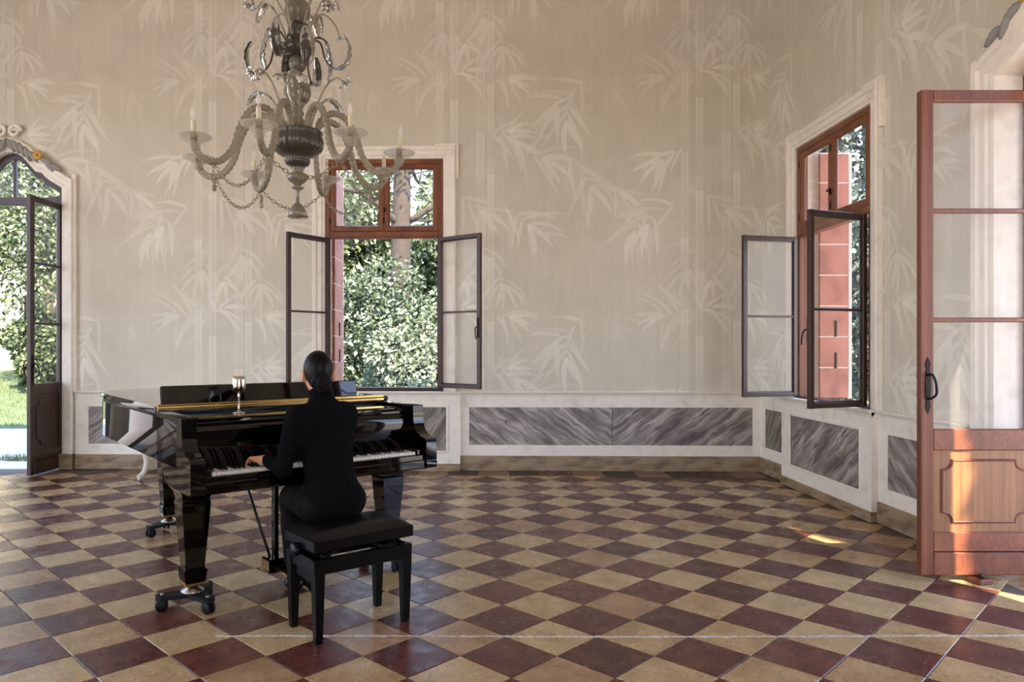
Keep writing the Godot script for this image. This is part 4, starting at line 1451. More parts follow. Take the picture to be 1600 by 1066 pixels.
func build_piano() -> void:
	var o := thing("grand_piano", "glossy black grand piano with a closed lid and raised folded front flap", "piano", TP)
	var st := mb()
	slab(st, rim_plan(0.0, -0.24), 0.79, 1.03, true)
	obj("rim", st, M.piano, o)
	# rounded lower edge of the case
	st = mb()
	slab(st, rim_plan(-0.05, -0.24), 0.765, 0.80, true)
	obj("soundboard_frame", st, M.satin, o)
	# main lid: bevelled, slightly proud of the rim
	var lid := put("lid", null, M.piano, o)
	st = mb()
	slab(st, rim_plan(0.014, -0.62), 1.058, 1.082, true)
	slab(st, rim_plan(0.008, -0.622), 1.052, 1.09, true)
	lid.mesh = done(st)
	st = mb()
	slab(st, rim_plan(-0.004, -0.6), 1.03, 1.055, true)
	obj("lid_seat", st, M.satin, lid)
	# front flap of the lid, folded up
	st = mb()
	box(st, Vector3(0.03, 0.0, -0.011), Vector3(1.27, 0.108, 0.011), 0.006, Transform3D(Basis(Vector3.RIGHT, -0.2), Vector3(0, 1.09, -0.645)))
	obj("lid_flap", st, M.piano, o)
	st = mb()
	box(st, Vector3(0.0, 1.078, -0.628), Vector3(1.47, 1.096, -0.6095), 0.003)
	box(st, Vector3(0.0, 1.058, -0.612), Vector3(1.47, 1.077, -0.6035), 0.003)
	tube(st, [Vector3(0.0, 1.0775, -0.606), Vector3(1.47, 1.0775, -0.606)], 0.005, 8)
	obj("lid_hinge", st, M.brass, o)
	# arms at either end of the keyboard
	var curve := spline([Vector2(-0.15, 1.055), Vector2(-0.148, 1.0), Vector2(-0.142, 0.945), Vector2(-0.115, 0.895), Vector2(-0.06, 0.868), Vector2(-0.015, 0.858), Vector2(0.0, 0.838)], 5)
	var prof := PackedVector2Array([Vector2(-0.62, 0.79), Vector2(-0.62, 1.055)])
	for v in curve: prof.append(v)
	prof.append_array(PackedVector2Array([Vector2(0.0, 0.735), Vector2(-0.006, 0.728), Vector2(0.004, 0.722), Vector2(0.004, 0.69), Vector2(-0.01, 0.682), Vector2(-0.03, 0.68), Vector2(-0.4, 0.68), Vector2(-0.47, 0.70), Vector2(-0.5, 0.745), Vector2(-0.55, 0.785)]))
	var across := Transform3D(Basis(Vector3(0, 0, 1), Vector3(0, 1, 0), Vector3(-1, 0, 0)), Vector3.ZERO)   # profile x -> world z, depth -> -x
	for x in [0.0, 1.395]:
		st = mb()
		prism(st, prof, -(x + 0.075), -x, across, true)
		obj("arm", st, M.piano, o)
	st = mb()
	box(st, Vector3(0.075, 0.682, -0.5), Vector3(1.395, 0.735, -0.012), 0.006)
	box(st, Vector3(0.06, 0.676, -0.46), Vector3(1.41, 0.69, -0.02), 0.004)
	obj("key_bed", st, M.piano, o)
	st = mb()
	box(st, Vector3(0.076, 0.728, -0.05), Vector3(1.394, 0.766, -0.022), 0.006)
	obj("key_slip", st, M.piano, o)
	for x in [[0.076, 0.121], [1.349, 1.394]]:
		st = mb()
		box(st, Vector3(x[0], 0.735, -0.2), Vector3(x[1], 0.80, -0.04), 0.008)
		obj("key_block", st, M.piano, o)
	# 52 naturals and 36 sharps
	var kw := 0.0236
	var wk := mb()
	box(wk, Vector3(0.0009, 0, -0.15), Vector3(kw - 0.0009, 0.02, 0), 0.0015)
	var wm := done(wk)
	var bk := mb()
	prism(bk, PackedVector2Array([Vector2(-0.0055, 0), Vector2(0.0055, 0), Vector2(0.0045, 0.012), Vector2(-0.0045, 0.012)]), -0.095, 0.0)
	var bm := done(bk)
	for i in 52:
		put("white_key", wm, M.ivory, o, Transform3D(Basis(), Vector3(0.1214 + i * kw, 0.76, -0.052)))
		var deg := (i + 5) % 7   # the first natural is A; C D E F G A B = 0..6
		if i < 51 and deg in [0, 1, 3, 4, 5]:
			put("black_key", bm, M.ebony, o, Transform3D(Basis(), Vector3(0.1214 + (i + 1) * kw, 0.779, -0.105)))
	# fallboard with its rolled upper edge
	st = mb()
	var fb := PackedVector2Array([Vector2(-0.2, 0.785), Vector2(-0.206, 0.95), Vector2(-0.21, 0.985), Vector2(-0.222, 1.0), Vector2(-0.24, 1.003), Vector2(-0.24, 0.785)])
	prism(st, fb, -1.394, -0.076, across, true)
	obj("fallboard", st, M.piano, o)
	st = mb()
	box(st, Vector3(0.076, 1.0, -0.6), Vector3(1.394, 1.02, -0.228), 0.004)
	obj("music_shelf", st, M.piano, o)
	st = mb()
	box(st, Vector3(0.12, 1.02, -0.58), Vector3(1.35, 1.04, -0.26), 0.006)
	obj("music_desk", st, M.piano, o)
	# legs with ferrules, each in a caster dolly
	for L in [[0.13, -0.4, 0.25], [1.375, -0.42, -0.2], [0.48, -2.15, 0.9]]:
		leg_of_piano(o, Vector3(L[0], 0, L[1]), 0.69 if L[1] > -1 else 0.79, L[2])
	# pedal lyre
	var ly := Node3D.new()
	ly.name = "pedal_lyre"
	ly.position = Vector3(0.70, 0, -0.47)
	o.add_child(ly)
	for s in [-1.0, 1.0]:
		st = mb()
		box(st, Vector3(s * 0.07 - 0.016, 0.17, -0.02), Vector3(s * 0.07 + 0.016, 0.69, 0.02), 0.005)
		obj("post", st, M.piano, ly)
		st = mb(true)
		tube(st, [Vector3(s * 0.09, 0.16, -0.02), Vector3(s * 0.16, 0.77, -0.42)], 0.0085, 8)
		obj("brace_rod", st, M.satin, ly)
	st = mb()
	box(st, Vector3(-0.13, 0.1, -0.06), Vector3(0.13, 0.175, 0.06), 0.008)
	obj("pedal_box", st, M.piano, ly)
	st = mb()
	box(st, Vector3(-0.132, 0.108, -0.055), Vector3(-0.1305, 0.165, 0.055))
	box(st, Vector3(-0.135, 0.094, -0.065), Vector3(0.135, 0.102, 0.065), 0.002)
	obj("brass_plate", st, M.brass, ly)
	for x in [-0.065, 0.0, 0.065]:
		st = mb()
		prism(st, PackedVector2Array([Vector2(-0.008, 0.0), Vector2(0.008, 0.0), Vector2(0.013, 0.08), Vector2(0.01, 0.105), Vector2(0, 0.112), Vector2(-0.01, 0.105), Vector2(-0.013, 0.08)]), 0, 0.012, Transform3D(Basis(Vector3(1, 0, 0), Vector3(0, -0.15, 1), Vector3(0, 1, 0.15)), Vector3(x, 0.115, 0.055)))
		obj("pedal", st, M.brass, ly)

func leg_of_piano(o: Node3D, p: Vector3, top: float, turn: float) -> void:
	var st := mb()
	var low := 0.145
	var rows := [[low, 0.05], [low + 0.012, 0.055], [low + 0.07, 0.062], [low + 0.072, 0.055], [low + 0.085, 0.05], [top - 0.16, 0.073], [top - 0.11, 0.076], [top - 0.1, 0.07], [top - 0.05, 0.082], [top, 0.125]]
	for i in rows.size() - 1:
		var a: Array = rows[i]
		var b: Array = rows[i + 1]
		for k in 4:
			var s0 := [[1, 1], [1, -1], [-1, -1], [-1, 1]][k] as Array
			var s1 := [[1, 1], [1, -1], [-1, -1], [-1, 1]][(k + 1) % 4] as Array
			quad(st, Vector3(s0[0] * a[1], a[0], s0[1] * a[1]), Vector3(s1[0] * a[1], a[0], s1[1] * a[1]), Vector3(s1[0] * b[1], b[0], s1[1] * b[1]), Vector3(s0[0] * b[1], b[0], s0[1] * b[1]))
	box(st, Vector3(-0.05, low - 0.001, -0.05), Vector3(0.05, low, 0.05))
	var leg := obj("leg", st, M.piano, o, Transform3D(Basis(), p))
	st = mb()
	box(st, Vector3(-0.057, low - 0.012, -0.057), Vector3(0.057, low + 0.004, 0.057), 0.003)
	obj("ferrule", st, M.brass, leg)
	# three-armed dolly
	var d := Node3D.new()
	d.name = "caster_dolly"
	d.transform = Transform3D(Basis(Vector3.UP, turn), p)
	o.add_child(d, true)
	st = mb()
	lathe(st, [Vector2(0, 0.085), Vector2(0.06, 0.085), Vector2(0.06, 0.1), Vector2(0.035, 0.112), Vector2(0.03, 0.135), Vector2(0.0, 0.135)], 16)
	obj("hub", st, M.steel, d)
	for k in 3:
		var bs := Basis(Vector3.UP, TAU * k / 3.0)
		st = mb()
		prism(st, PackedVector2Array([Vector2(-0.05, 0.0), Vector2(0.05, 0.0), Vector2(0.035, 0.16), Vector2(0.018, 0.185), Vector2(-0.018, 0.185), Vector2(-0.035, 0.16)]), 0.066, 0.088, Transform3D(bs * Basis(Vector3(1, 0, 0), Vector3(0, 0, 1), Vector3(0, 1, 0)), Vector3.ZERO))
		obj("dolly_arm", st, M.rubber, d)
		st = mb()
		lathe(st, [Vector2(0.0, 0.0865), Vector2(0.012, 0.0865), Vector2(0.012, 0.095), Vector2(0.0, 0.097)], 10, Transform3D(Basis(), bs * Vector3(0, 0, 0.15)))
		obj("bolt", st, M.steel, d)
		st = mb()
		for s in [-0.022, 0.008]:
			lathe(st, [Vector2(0.0, s), Vector2(0.03, s), Vector2(0.033, s + 0.003), Vector2(0.033, s + 0.011), Vector2(0.03, s + 0.014), Vector2(0.0, s + 0.014)], 18, Transform3D(bs * Basis(Vector3.BACK, PI / 2), bs * Vector3(0, 0.033, 0.155)))
		box(st, Vector3(-0.008, 0.03, 0.14), Vector3(0.008, 0.07, 0.17), 0.003, Transform3D(bs, Vector3.ZERO))
		obj("wheel", st, M.rubber, d)

# ---------------------------------------------------------------- bench
func build_bench() -> void:
	var t := TP * Transform3D(Basis(), Vector3(0.70, 0, 0.325))
	var o := thing("piano_bench", "black adjustable piano bench with a padded leather seat", "bench", t)
	var lx := 0.245
	var lz := 0.14
	for sx in [-1.0, 1.0]:
		for sz in [-1.0, 1.0]:
			var st := mb()
			var rows := [[0.0, 0.017], [0.3, 0.025], [0.4, 0.026]]
			for i in 2:
				var a: Array = rows[i]
				var b: Array = rows[i + 1]
				for k in 4:
					var c := [[1, 1], [1, -1], [-1, -1], [-1, 1]]
					var s0 := c[k] as Array
					var s1 := c[(k + 1) % 4] as Array
					quad(st, Vector3(s0[0] * a[1], a[0], s0[1] * a[1]), Vector3(s1[0] * a[1], a[0], s1[1] * a[1]), Vector3(s1[0] * b[1], b[0], s1[1] * b[1]), Vector3(s0[0] * b[1], b[0], s0[1] * b[1]))
			box(st, Vector3(-0.017, -0.0005, -0.017), Vector3(0.017, 0, 0.017))
			box(st, Vector3(-0.026, 0.399, -0.026), Vector3(0.026, 0.4, 0.026))
			obj("leg", st, M.bench, o, Transform3D(Basis(), Vector3(sx * lx, 0, sz * lz)))
	for sz in [-1.0, 1.0]:
		var st := mb()
		box(st, Vector3(-lx - 0.03, 0.33, sz * (lz + 0.002) - 0.018), Vector3(lx + 0.03, 0.402, sz * (lz + 0.002) + 0.022), 0.004)
		obj("long_rail", st, M.bench, o)
	for sx in [-1.0, 1.0]:
		var st := mb()
		box(st, Vector3(sx * lx - 0.02, 0.33, -lz), Vector3(sx * lx + 0.02, 0.402, lz), 0.004)
		obj("side_rail", st, M.bench, o)
		st = mb()
		box(st, Vector3(sx * lx - 0.012, 0.28, -lz * 0.55), Vector3(sx * lx + 0.012, 0.335, lz * 0.75), 0.004)
		obj("corner_block", st, M.bench, o)
		# folding lift between frame and seat
		st = mb()
		for z in [-0.09, 0.09]:
			box(st, Vector3(-0.015, -0.008, -0.03), Vector3(0.13, 0.008, 0.03), 0.004, Transform3D(Basis(Vector3.BACK, 0.5 * -sx), Vector3(sx * 0.12 - (0.0 if sx > 0 else 0.06), 0.40, z)))
		tube(st, [Vector3(sx * 0.16, 0.43, -0.12), Vector3(sx * 0.16, 0.43, 0.12)], 0.009, 8)
		obj("lift_arm", st, M.steel if false else M.rubber, o)
		st = mb(true)
		lathe(st, [Vector2(0, 0), Vector2(0.03, 0), Vector2(0.034, 0.006), Vector2(0.034, 0.022), Vector2(0.028, 0.03), Vector2(0, 0.03)], 16, Transform3D(Basis(Vector3.BACK, -PI / 2 * sx), Vector3(sx * 0.285, 0.43, 0.0)), 8, 0.06)
		obj("adjusting_knob", st, M.satin, o)
	var st2 := mb()
	box(st2, Vector3(-0.28, 0.44, -0.172), Vector3(0.28, 0.497, 0.172), 0.005)
	obj("seat_box", st2, M.bench, o)
	# padded seat, pillowed
	st2 = mb(true)
	var nx := 16
	var nz := 10
	var rows2 := []
	for j in nz + 1:
		var row := []
		for i in nx + 1:
			var u := -1.0 + 2.0 * i / nx
			var v := -1.0 + 2.0 * j / nz
			var e := (1.0 - pow(absf(u), 6.0)) * (1.0 - pow(absf(v), 4.0))
			row.append(Vector3(u * 0.276, 0.495 + 0.046 * pow(maxf(e, 0.0), 0.5) - 0.004 * e, v * 0.168))
		rows2.append(row)
	for j in nz:
		for i in nx:
			quad(st2, rows2[j][i], rows2[j + 1][i], rows2[j + 1][i + 1], rows2[j][i + 1])
	obj("cushion", st2, M.leather, o)

# ---------------------------------------------------------------- goblet and console
func build_goblet() -> void:
	var st := mb(true)
	var o := thing("goblet", "polished silver wine goblet standing on the piano", "goblet", TP * Transform3D(Basis(), Vector3(0.40, 1.04, -0.44)))
	lathe(st, [Vector2(0.0, 0.001), Vector2(0.036, 0.001), Vector2(0.037, 0.004), Vector2(0.03, 0.008), Vector2(0.012, 0.012), Vector2(0.007, 0.018), Vector2(0.0, 0.018)], 28)
	obj("foot", st, M.silver, o)
	st = mb(true)
	lathe(st, [Vector2(0.0, 0.01), Vector2(0.007, 0.012), Vector2(0.0055, 0.03), Vector2(0.0055, 0.09), Vector2(0.008, 0.098), Vector2(0.006, 0.105), Vector2(0.009, 0.114), Vector2(0.0, 0.114)], 16)
	obj("stem", st, M.silver, o)
	st = mb(true)
	lathe(st, [Vector2(0.0, 0.112), Vector2(0.01, 0.113), Vector2(0.027, 0.122), Vector2(0.037, 0.14), Vector2(0.039, 0.16), Vector2(0.036, 0.19), Vector2(0.034, 0.212), Vector2(0.0325, 0.212), Vector2(0.0345, 0.19), Vector2(0.037, 0.16), Vector2(0.035, 0.142), Vector2(0.025, 0.125), Vector2(0.0, 0.118)], 32)
	obj("bowl", st, M.silver, o)

func build_console() -> void:
	var o := thing("console_table", "white console table with curved legs against the wall behind the piano", "table", TB * Transform3D(Basis(), Vector3(-6.25, 0, 0.42)))
	var st := mb()
	box(st, Vector3(-0.62, 0.80, -0.34), Vector3(0.62, 0.84, 0.3), 0.01)
	obj("table_top", st, M.paint_white, o)
	st = mb()
	box(st, Vector3(-0.56, 0.69, -0.3), Vector3(0.56, 0.80, 0.25), 0.01)
	obj("apron", st, M.paint_white, o)
	for sx in [-1.0, 1.0]:
		for z in [0.25, -0.26]:
			st = mb(true)
			var b := Vector3(sx * 0.52, 0, z)
			var sz := 1.0 if z > 0 else 0.2
			tube(st, spline([b + Vector3(0, 0.72, 0), b + Vector3(sx * 0.04, 0.6, 0.04 * sz), b + Vector3(sx * 0.02, 0.4, 0.02 * sz), b + Vector3(-sx * 0.01, 0.2, 0), b + Vector3(sx * 0.01, 0.09, 0.01 * sz), b + Vector3(sx * 0.045, 0.035, 0.045 * sz), b + Vector3(sx * 0.06, 0.026, 0.06 * sz)], 4), [0.05, 0.054, 0.056, 0.056, 0.054, 0.05, 0.045, 0.042, 0.04, 0.037, 0.034, 0.032, 0.031, 0.03, 0.029, 0.028, 0.028, 0.028, 0.028, 0.03, 0.033, 0.035, 0.034, 0.03, 0.025], 10)
			obj("leg", st, M.paint_white, o)
	for s in [-1.0, 1.0]:
		st = mb(true)
		tube(st, spline([Vector3(-0.52, 0.2, 0.25 * s), Vector3(-0.25, 0.27, 0.08 * s), Vector3(0, 0.25, 0), Vector3(0.25, 0.27, -0.08 * s), Vector3(0.52, 0.2, -0.26 * s)], 5), 0.02, 8)
		obj("stretcher", st, M.paint_white, o)

# ---------------------------------------------------------------- chandelier
func glass_chain(o: Node, a: Vector3, b: Vector3, sag: float) -> void:
	var st := mb(true)
	var n := int((a.distance_to(b) + sag * 0.8) / 0.03)
	for i in n:
		var f := (i + 0.5) / n
		var p := a.lerp(b, f) + Vector3(0, -sag * 4.0 * f * (1.0 - f), 0)
		var q := a.lerp(b, f + 0.01) + Vector3(0, -sag * 4.0 * (f + 0.01) * (0.99 - f), 0)
		var d := (q - p).normalized()
		var fr := ring_frame(d)
		var sd := fr.x if i % 2 == 0 else fr.y
		var pts := []
		for k in 9:
			var an := TAU * k / 8.0
			pts.append(p + d * cos(an) * 0.019 + sd * sin(an) * 0.011)
		tube(st, pts, 0.0032, 5)
	obj("glass_chain", st, M.murano, o)

func glass_leaf(o: Node, called: String, base: Vector3, ang: float, path: Array, w: float, dark := false) -> void:   # path: Vector2(radius, height)
	var st := mb(true)
	var rd := Vector3(cos(ang), 0, sin(ang))
	var side := Vector3(-sin(ang), 0, cos(ang))
	var pts := []
	for v in spline(path, 5): pts.append(base + rd * v.x + Vector3.UP * v.y)
	var cut := int(pts.size() * 0.42)
	var stem := pts.slice(0, cut + 2)
	tube(st, stem, 0.007, 7)
	var bl := pts.slice(cut)
	var ws := []
	for i in bl.size():
		var f := float(i) / (bl.size() - 1)
		ws.append(0.006 + w * pow(sin(PI * (0.05 + 0.9 * f)), 0.8))
	blade(st, bl, ws, side, 0.004, 0.14)
	obj(called, st, M.murano_dark if dark else M.murano, o)

func glass_flower(o: Node, base: Vector3, ang: float, path: Array, r: float) -> void:
	var st := mb(true)
	var rd := Vector3(cos(ang), 0, sin(ang))
	var pts := []
	for v in spline(path, 5): pts.append(base + rd * v.x + Vector3.UP * v.y)
	tube(st, pts, 0.006, 7)
	var e: Vector3 = pts[-1]
	var d: Vector3 = (pts[-1] - pts[-2]).normalized()
	var fr := ring_frame(d)
	for k in 6:
		var an := TAU * k / 6.0
		var out := fr.x * cos(an) + fr.y * sin(an)
		var mid := [e, e + out * r * 0.45 + d * r * 0.35, e + out * r * 0.85 + d * r * 0.5, e + out * r * 1.15 + d * r * 0.3]
		blade(st, mid, [r * 0.14, r * 0.3, r * 0.34, r * 0.08], d.cross(out), 0.003, 0.2)
	ball(st, e + d * r * 0.2, Vector3.ONE * r * 0.25, 6)
	obj("glass_flower", st, M.murano, o)

func build_chandelier() -> void:
	var o := thing("chandelier", "smoky blown-glass chandelier with eight candle arms, leaves and glass chains", "chandelier", Transform3D(Basis(), Vector3(-1.18, 0, -5.0)))
	var st := mb(true)
	lathe(st, [Vector2(0, 4.3), Vector2(0.012, 4.3), Vector2(0.012, 5.52), Vector2(0.07, 5.54), Vector2(0.09, 5.6), Vector2(0, 5.6)], 16)
	obj("suspension_rod", st, M.socket, o)
	for b in [[3.71, 0.088, 0.085], [3.93, 0.05, 0.05], [4.1, 0.07, 0.08], [3.346, 0.06, 0.062], [3.155, 0.092, 0.098], [4.25, 0.04, 0.05]]:
		st = mb(true)
		ball(st, Vector3(0, b[0], 0), Vector3(b[1], b[2], b[1]), 12)
		obj("glass_ball", st, M.smoke, o)
	st = mb(true)
	lathe(st, [Vector2(0.0, 3.25), Vector2(0.03, 3.255), Vector2(0.03, 3.275), Vector2(0.02, 3.29), Vector2(0.02, 3.4), Vector2(0.035, 3.405), Vector2(0.09, 3.41), Vector2(0.108, 3.44), Vector2(0.104, 3.47), Vector2(0.07, 3.5), Vector2(0.05, 3.51), Vector2(0.062, 3.54), Vector2(0.066, 3.57), Vector2(0.05, 3.61), Vector2(0.03, 3.63), Vector2(0.03, 3.65), Vector2(0.0, 3.65)], 28, Transform3D(), 14, 0.02)
	obj("upper_dish", st, M.murano_dark, o)
	st = mb(true)
	lathe(st, [Vector2(0.0, 2.86), Vector2(0.05, 2.87), Vector2(0.06, 2.91), Vector2(0.052, 2.95), Vector2(0.032, 2.985), Vector2(0.045, 3.0), Vector2(0.045, 3.015), Vector2(0.03, 3.03), Vector2(0.05, 3.07), Vector2(0.06, 3.1), Vector2(0.0, 3.1)], 24)
	obj("stem", st, M.smoke, o)
	# wide ribbed bowl that carries the arms
	st = mb(true)
	lathe(st, [Vector2(0.0, 2.645), Vector2(0.05, 2.645), Vector2(0.075, 2.66), Vector2(0.085, 2.685), Vector2(0.075, 2.705), Vector2(0.12, 2.725), Vector2(0.158, 2.755), Vector2(0.17, 2.785), Vector2(0.172, 2.815), Vector2(0.165, 2.84), Vector2(0.158, 2.862), Vector2(0.168, 2.872), Vector2(0.166, 2.882), Vector2(0.15, 2.878), Vector2(0.08, 2.865), Vector2(0.0, 2.86)], 96, Transform3D(), 24, 0.028)
	obj("bowl", st, M.murano_dark, o)
	st = mb(true)
	lathe(st, [Vector2(0, 2.29), Vector2(0.02, 2.3), Vector2(0.07, 2.3), Vector2(0.055, 2.345), Vector2(0.03, 2.385), Vector2(0.012, 2.4), Vector2(0.009, 2.46), Vector2(0.016, 2.475), Vector2(0.01, 2.485), Vector2(0.038, 2.495), Vector2(0.042, 2.505), Vector2(0.02, 2.515), Vector2(0.022, 2.52), Vector2(0.06, 2.55), Vector2(0.078, 2.575), Vector2(0.06, 2.595), Vector2(0.03, 2.61), Vector2(0.042, 2.62), Vector2(0.045, 2.64), Vector2(0.03, 2.65), Vector2(0, 2.65)], 28, Transform3D(), 7, 0.06)
	obj("bottom_finial", st, M.smoke, o)
	# eight arms, each with drip pan, candle and bulb
	var lows := []
	for k in 8:
		var a := deg_to_rad(95.0 + 45.0 * k)   # 90 degrees faces the viewer
		var rd := Vector3(cos(a), 0, sin(a))
		var up := k % 2 == 0
		var path := [Vector2(0.13, 2.865), Vector2(0.16, 2.95), Vector2(0.24, 3.0), Vector2(0.33, 2.965), Vector2(0.4, 2.85), Vector2(0.45, 2.7), Vector2(0.53, 2.605), Vector2(0.62, 2.59), Vector2(0.685, 2.635), Vector2(0.70, 2.70)]
		var pts := []
		for v in spline(path, 28): pts.append(rd * v.x + Vector3.UP * v.y)
		st = mb(true)
		rope(st, pts, 0.021, 4, 0.2, 0.15, 24)
		var arm := obj("arm", st, M.murano, o)
		lows.append(rd * 0.58 + Vector3.UP * 2.585)
		var c := rd * 0.70 + Vector3(0, 2.69, 0)
		st = mb(true)
		lathe(st, [Vector2(0, -0.055), Vector2(0.024, -0.05), Vector2(0.034, -0.01), Vector2(0.05, 0.0), Vector2(0.098, 0.026), Vector2(0.106, 0.034), Vector2(0.104, 0.039), Vector2(0.06, 0.022), Vector2(0.02, 0.016), Vector2(0, 0.016)], 64, Transform3D(Basis(), c), 16, 0.05)
		obj("drip_pan", st, M.pan, arm)
		var lean := Basis(Vector3(rng.randf_range(-1, 1), 0, rng.randf_range(-1, 1)).normalized(), rng.randf_range(0.0, 0.09))
		var ct := Transform3D(lean, c + Vector3(0, 0.015, 0))
		st = mb(true)
		lathe(st, [Vector2(0, 0.0), Vector2(0.021, 0.0), Vector2(0.021, 0.035), Vector2(0.018, 0.042), Vector2(0, 0.042)], 14, ct)
		obj("socket", st, M.socket, arm)
		st = mb(true)
		lathe(st, [Vector2(0, 0.04), Vector2(0.0155, 0.041), Vector2(0.015, 0.118), Vector2(0.011, 0.122), Vector2(0, 0.122)], 14, ct)
		obj("candle_sleeve", st, M.candle, arm)
		st = mb(true)
		lathe(st, [Vector2(0, 0.12), Vector2(0.008, 0.122), Vector2(0.0165, 0.145), Vector2(0.0155, 0.165), Vector2(0.008, 0.192), Vector2(0.003, 0.207), Vector2(0, 0.209)], 14, ct)
		obj("bulb", st, M.bulb, arm)
	for k in 8:
		glass_chain(o, lows[k], lows[(k + 1) % 8], 0.17 if k % 2 == 0 else 0.13)
	for k in [0, 3, 5]:
		st = mb(true)
		var p: Vector3 = lows[k]
		tube(st, [p, p + Vector3(0, -0.03, 0)], 0.003, 5)
		ball(st, p + Vector3(0, -0.06, 0), Vector3(0.014, 0.028, 0.014), 6)
		ball(st, p + Vector3(0, -0.11, 0), Vector3(0.016, 0.03, 0.016), 6)
		obj("glass_drop", st, M.murano, o)
	# upper tier of curling leaves round the dish
	for k in 8:
		var a := TAU * (k + 0.35) / 8.0
		if k % 2 == 0:
			glass_leaf(o, "glass_leaf", Vector3(0, 3.46, 0), a, [Vector2(0.06, 0.0), Vector2(0.11, 0.14), Vector2(0.18, 0.28), Vector2(0.25, 0.34), Vector2(0.31, 0.27), Vector2(0.32, 0.2)], 0.04)
		else:
			glass_leaf(o, "glass_leaf", Vector3(0, 3.48, 0), a, [Vector2(0.07, 0.0), Vector2(0.13, 0.07), Vector2(0.2, 0.06), Vector2(0.235, -0.03), Vector2(0.25, -0.13), Vector2(0.22, -0.22)], 0.045, true)
	for k in 4:
		var a := TAU * (k + 0.1) / 4.0
		glass_leaf(o, "glass_leaf", Vector3(0, 3.5, 0), a, [Vector2(0.08, 0.0), Vector2(0.16, -0.02), Vector2(0.2, -0.14), Vector2(0.27, -0.2), Vector2(0.34, -0.16), Vector2(0.36, -0.06), Vector2(0.33, 0.02)], 0.03, true)
		glass_flower(o, Vector3(0, 3.5, 0), a + 0.6, [Vector2(0.05, 0.0), Vector2(0.1, 0.15), Vector2(0.2, 0.25), Vector2(0.3, 0.22), Vector2(0.35, 0.14)], 0.045)
		glass_leaf(o, "glass_leaf", Vector3(0, 3.62, 0), a + 1.1, [Vector2(0.05, 0.0), Vector2(0.09, 0.2), Vector2(0.15, 0.36), Vector2(0.24, 0.42), Vector2(0.3, 0.34)], 0.045)
	# middle tier springing from the bowl
	for k in 6:
		var a := TAU * (k + 0.2) / 6.0
		if k % 2 == 0:
			glass_flower(o, Vector3(0, 2.87, 0), a, [Vector2(0.09, 0.0), Vector2(0.13, 0.15), Vector2(0.2, 0.3), Vector2(0.28, 0.36), Vector2(0.33, 0.33)], 0.05)
		else:
			glass_leaf(o, "glass_leaf", Vector3(0, 2.87, 0), a, [Vector2(0.09, 0.0), Vector2(0.12, 0.12), Vector2(0.19, 0.25), Vector2(0.27, 0.31), Vector2(0.35, 0.27), Vector2(0.38, 0.22)], 0.035)
	glass_flower(o, Vector3(0, 2.9, 0), 2.2, [Vector2(0.06, 0.0), Vector2(0.085, 0.15), Vector2(0.1, 0.3)], 0.075)
	glass_leaf(o, "glass_leaf", Vector3(0, 2.9, 0), 1.5, [Vector2(0.1, 0.0), Vector2(0.09, 0.08), Vector2(0.09, 0.18), Vector2(0.1, 0.3), Vector2(0.13, 0.36)], 0.05)

# ---------------------------------------------------------------- the pianist
func cap_dist(p: Vector3, a: Vector3, b: Vector3, ra: float, rb: float) -> float:
	var ab := b - a
	var l2 := ab.length_squared()
	var h := clampf((p - a).dot(ab) / l2, 0, 1) if l2 > 1e-9 else 0.0
	return p.distance_to(a + ab * h) - lerpf(ra, rb, h)

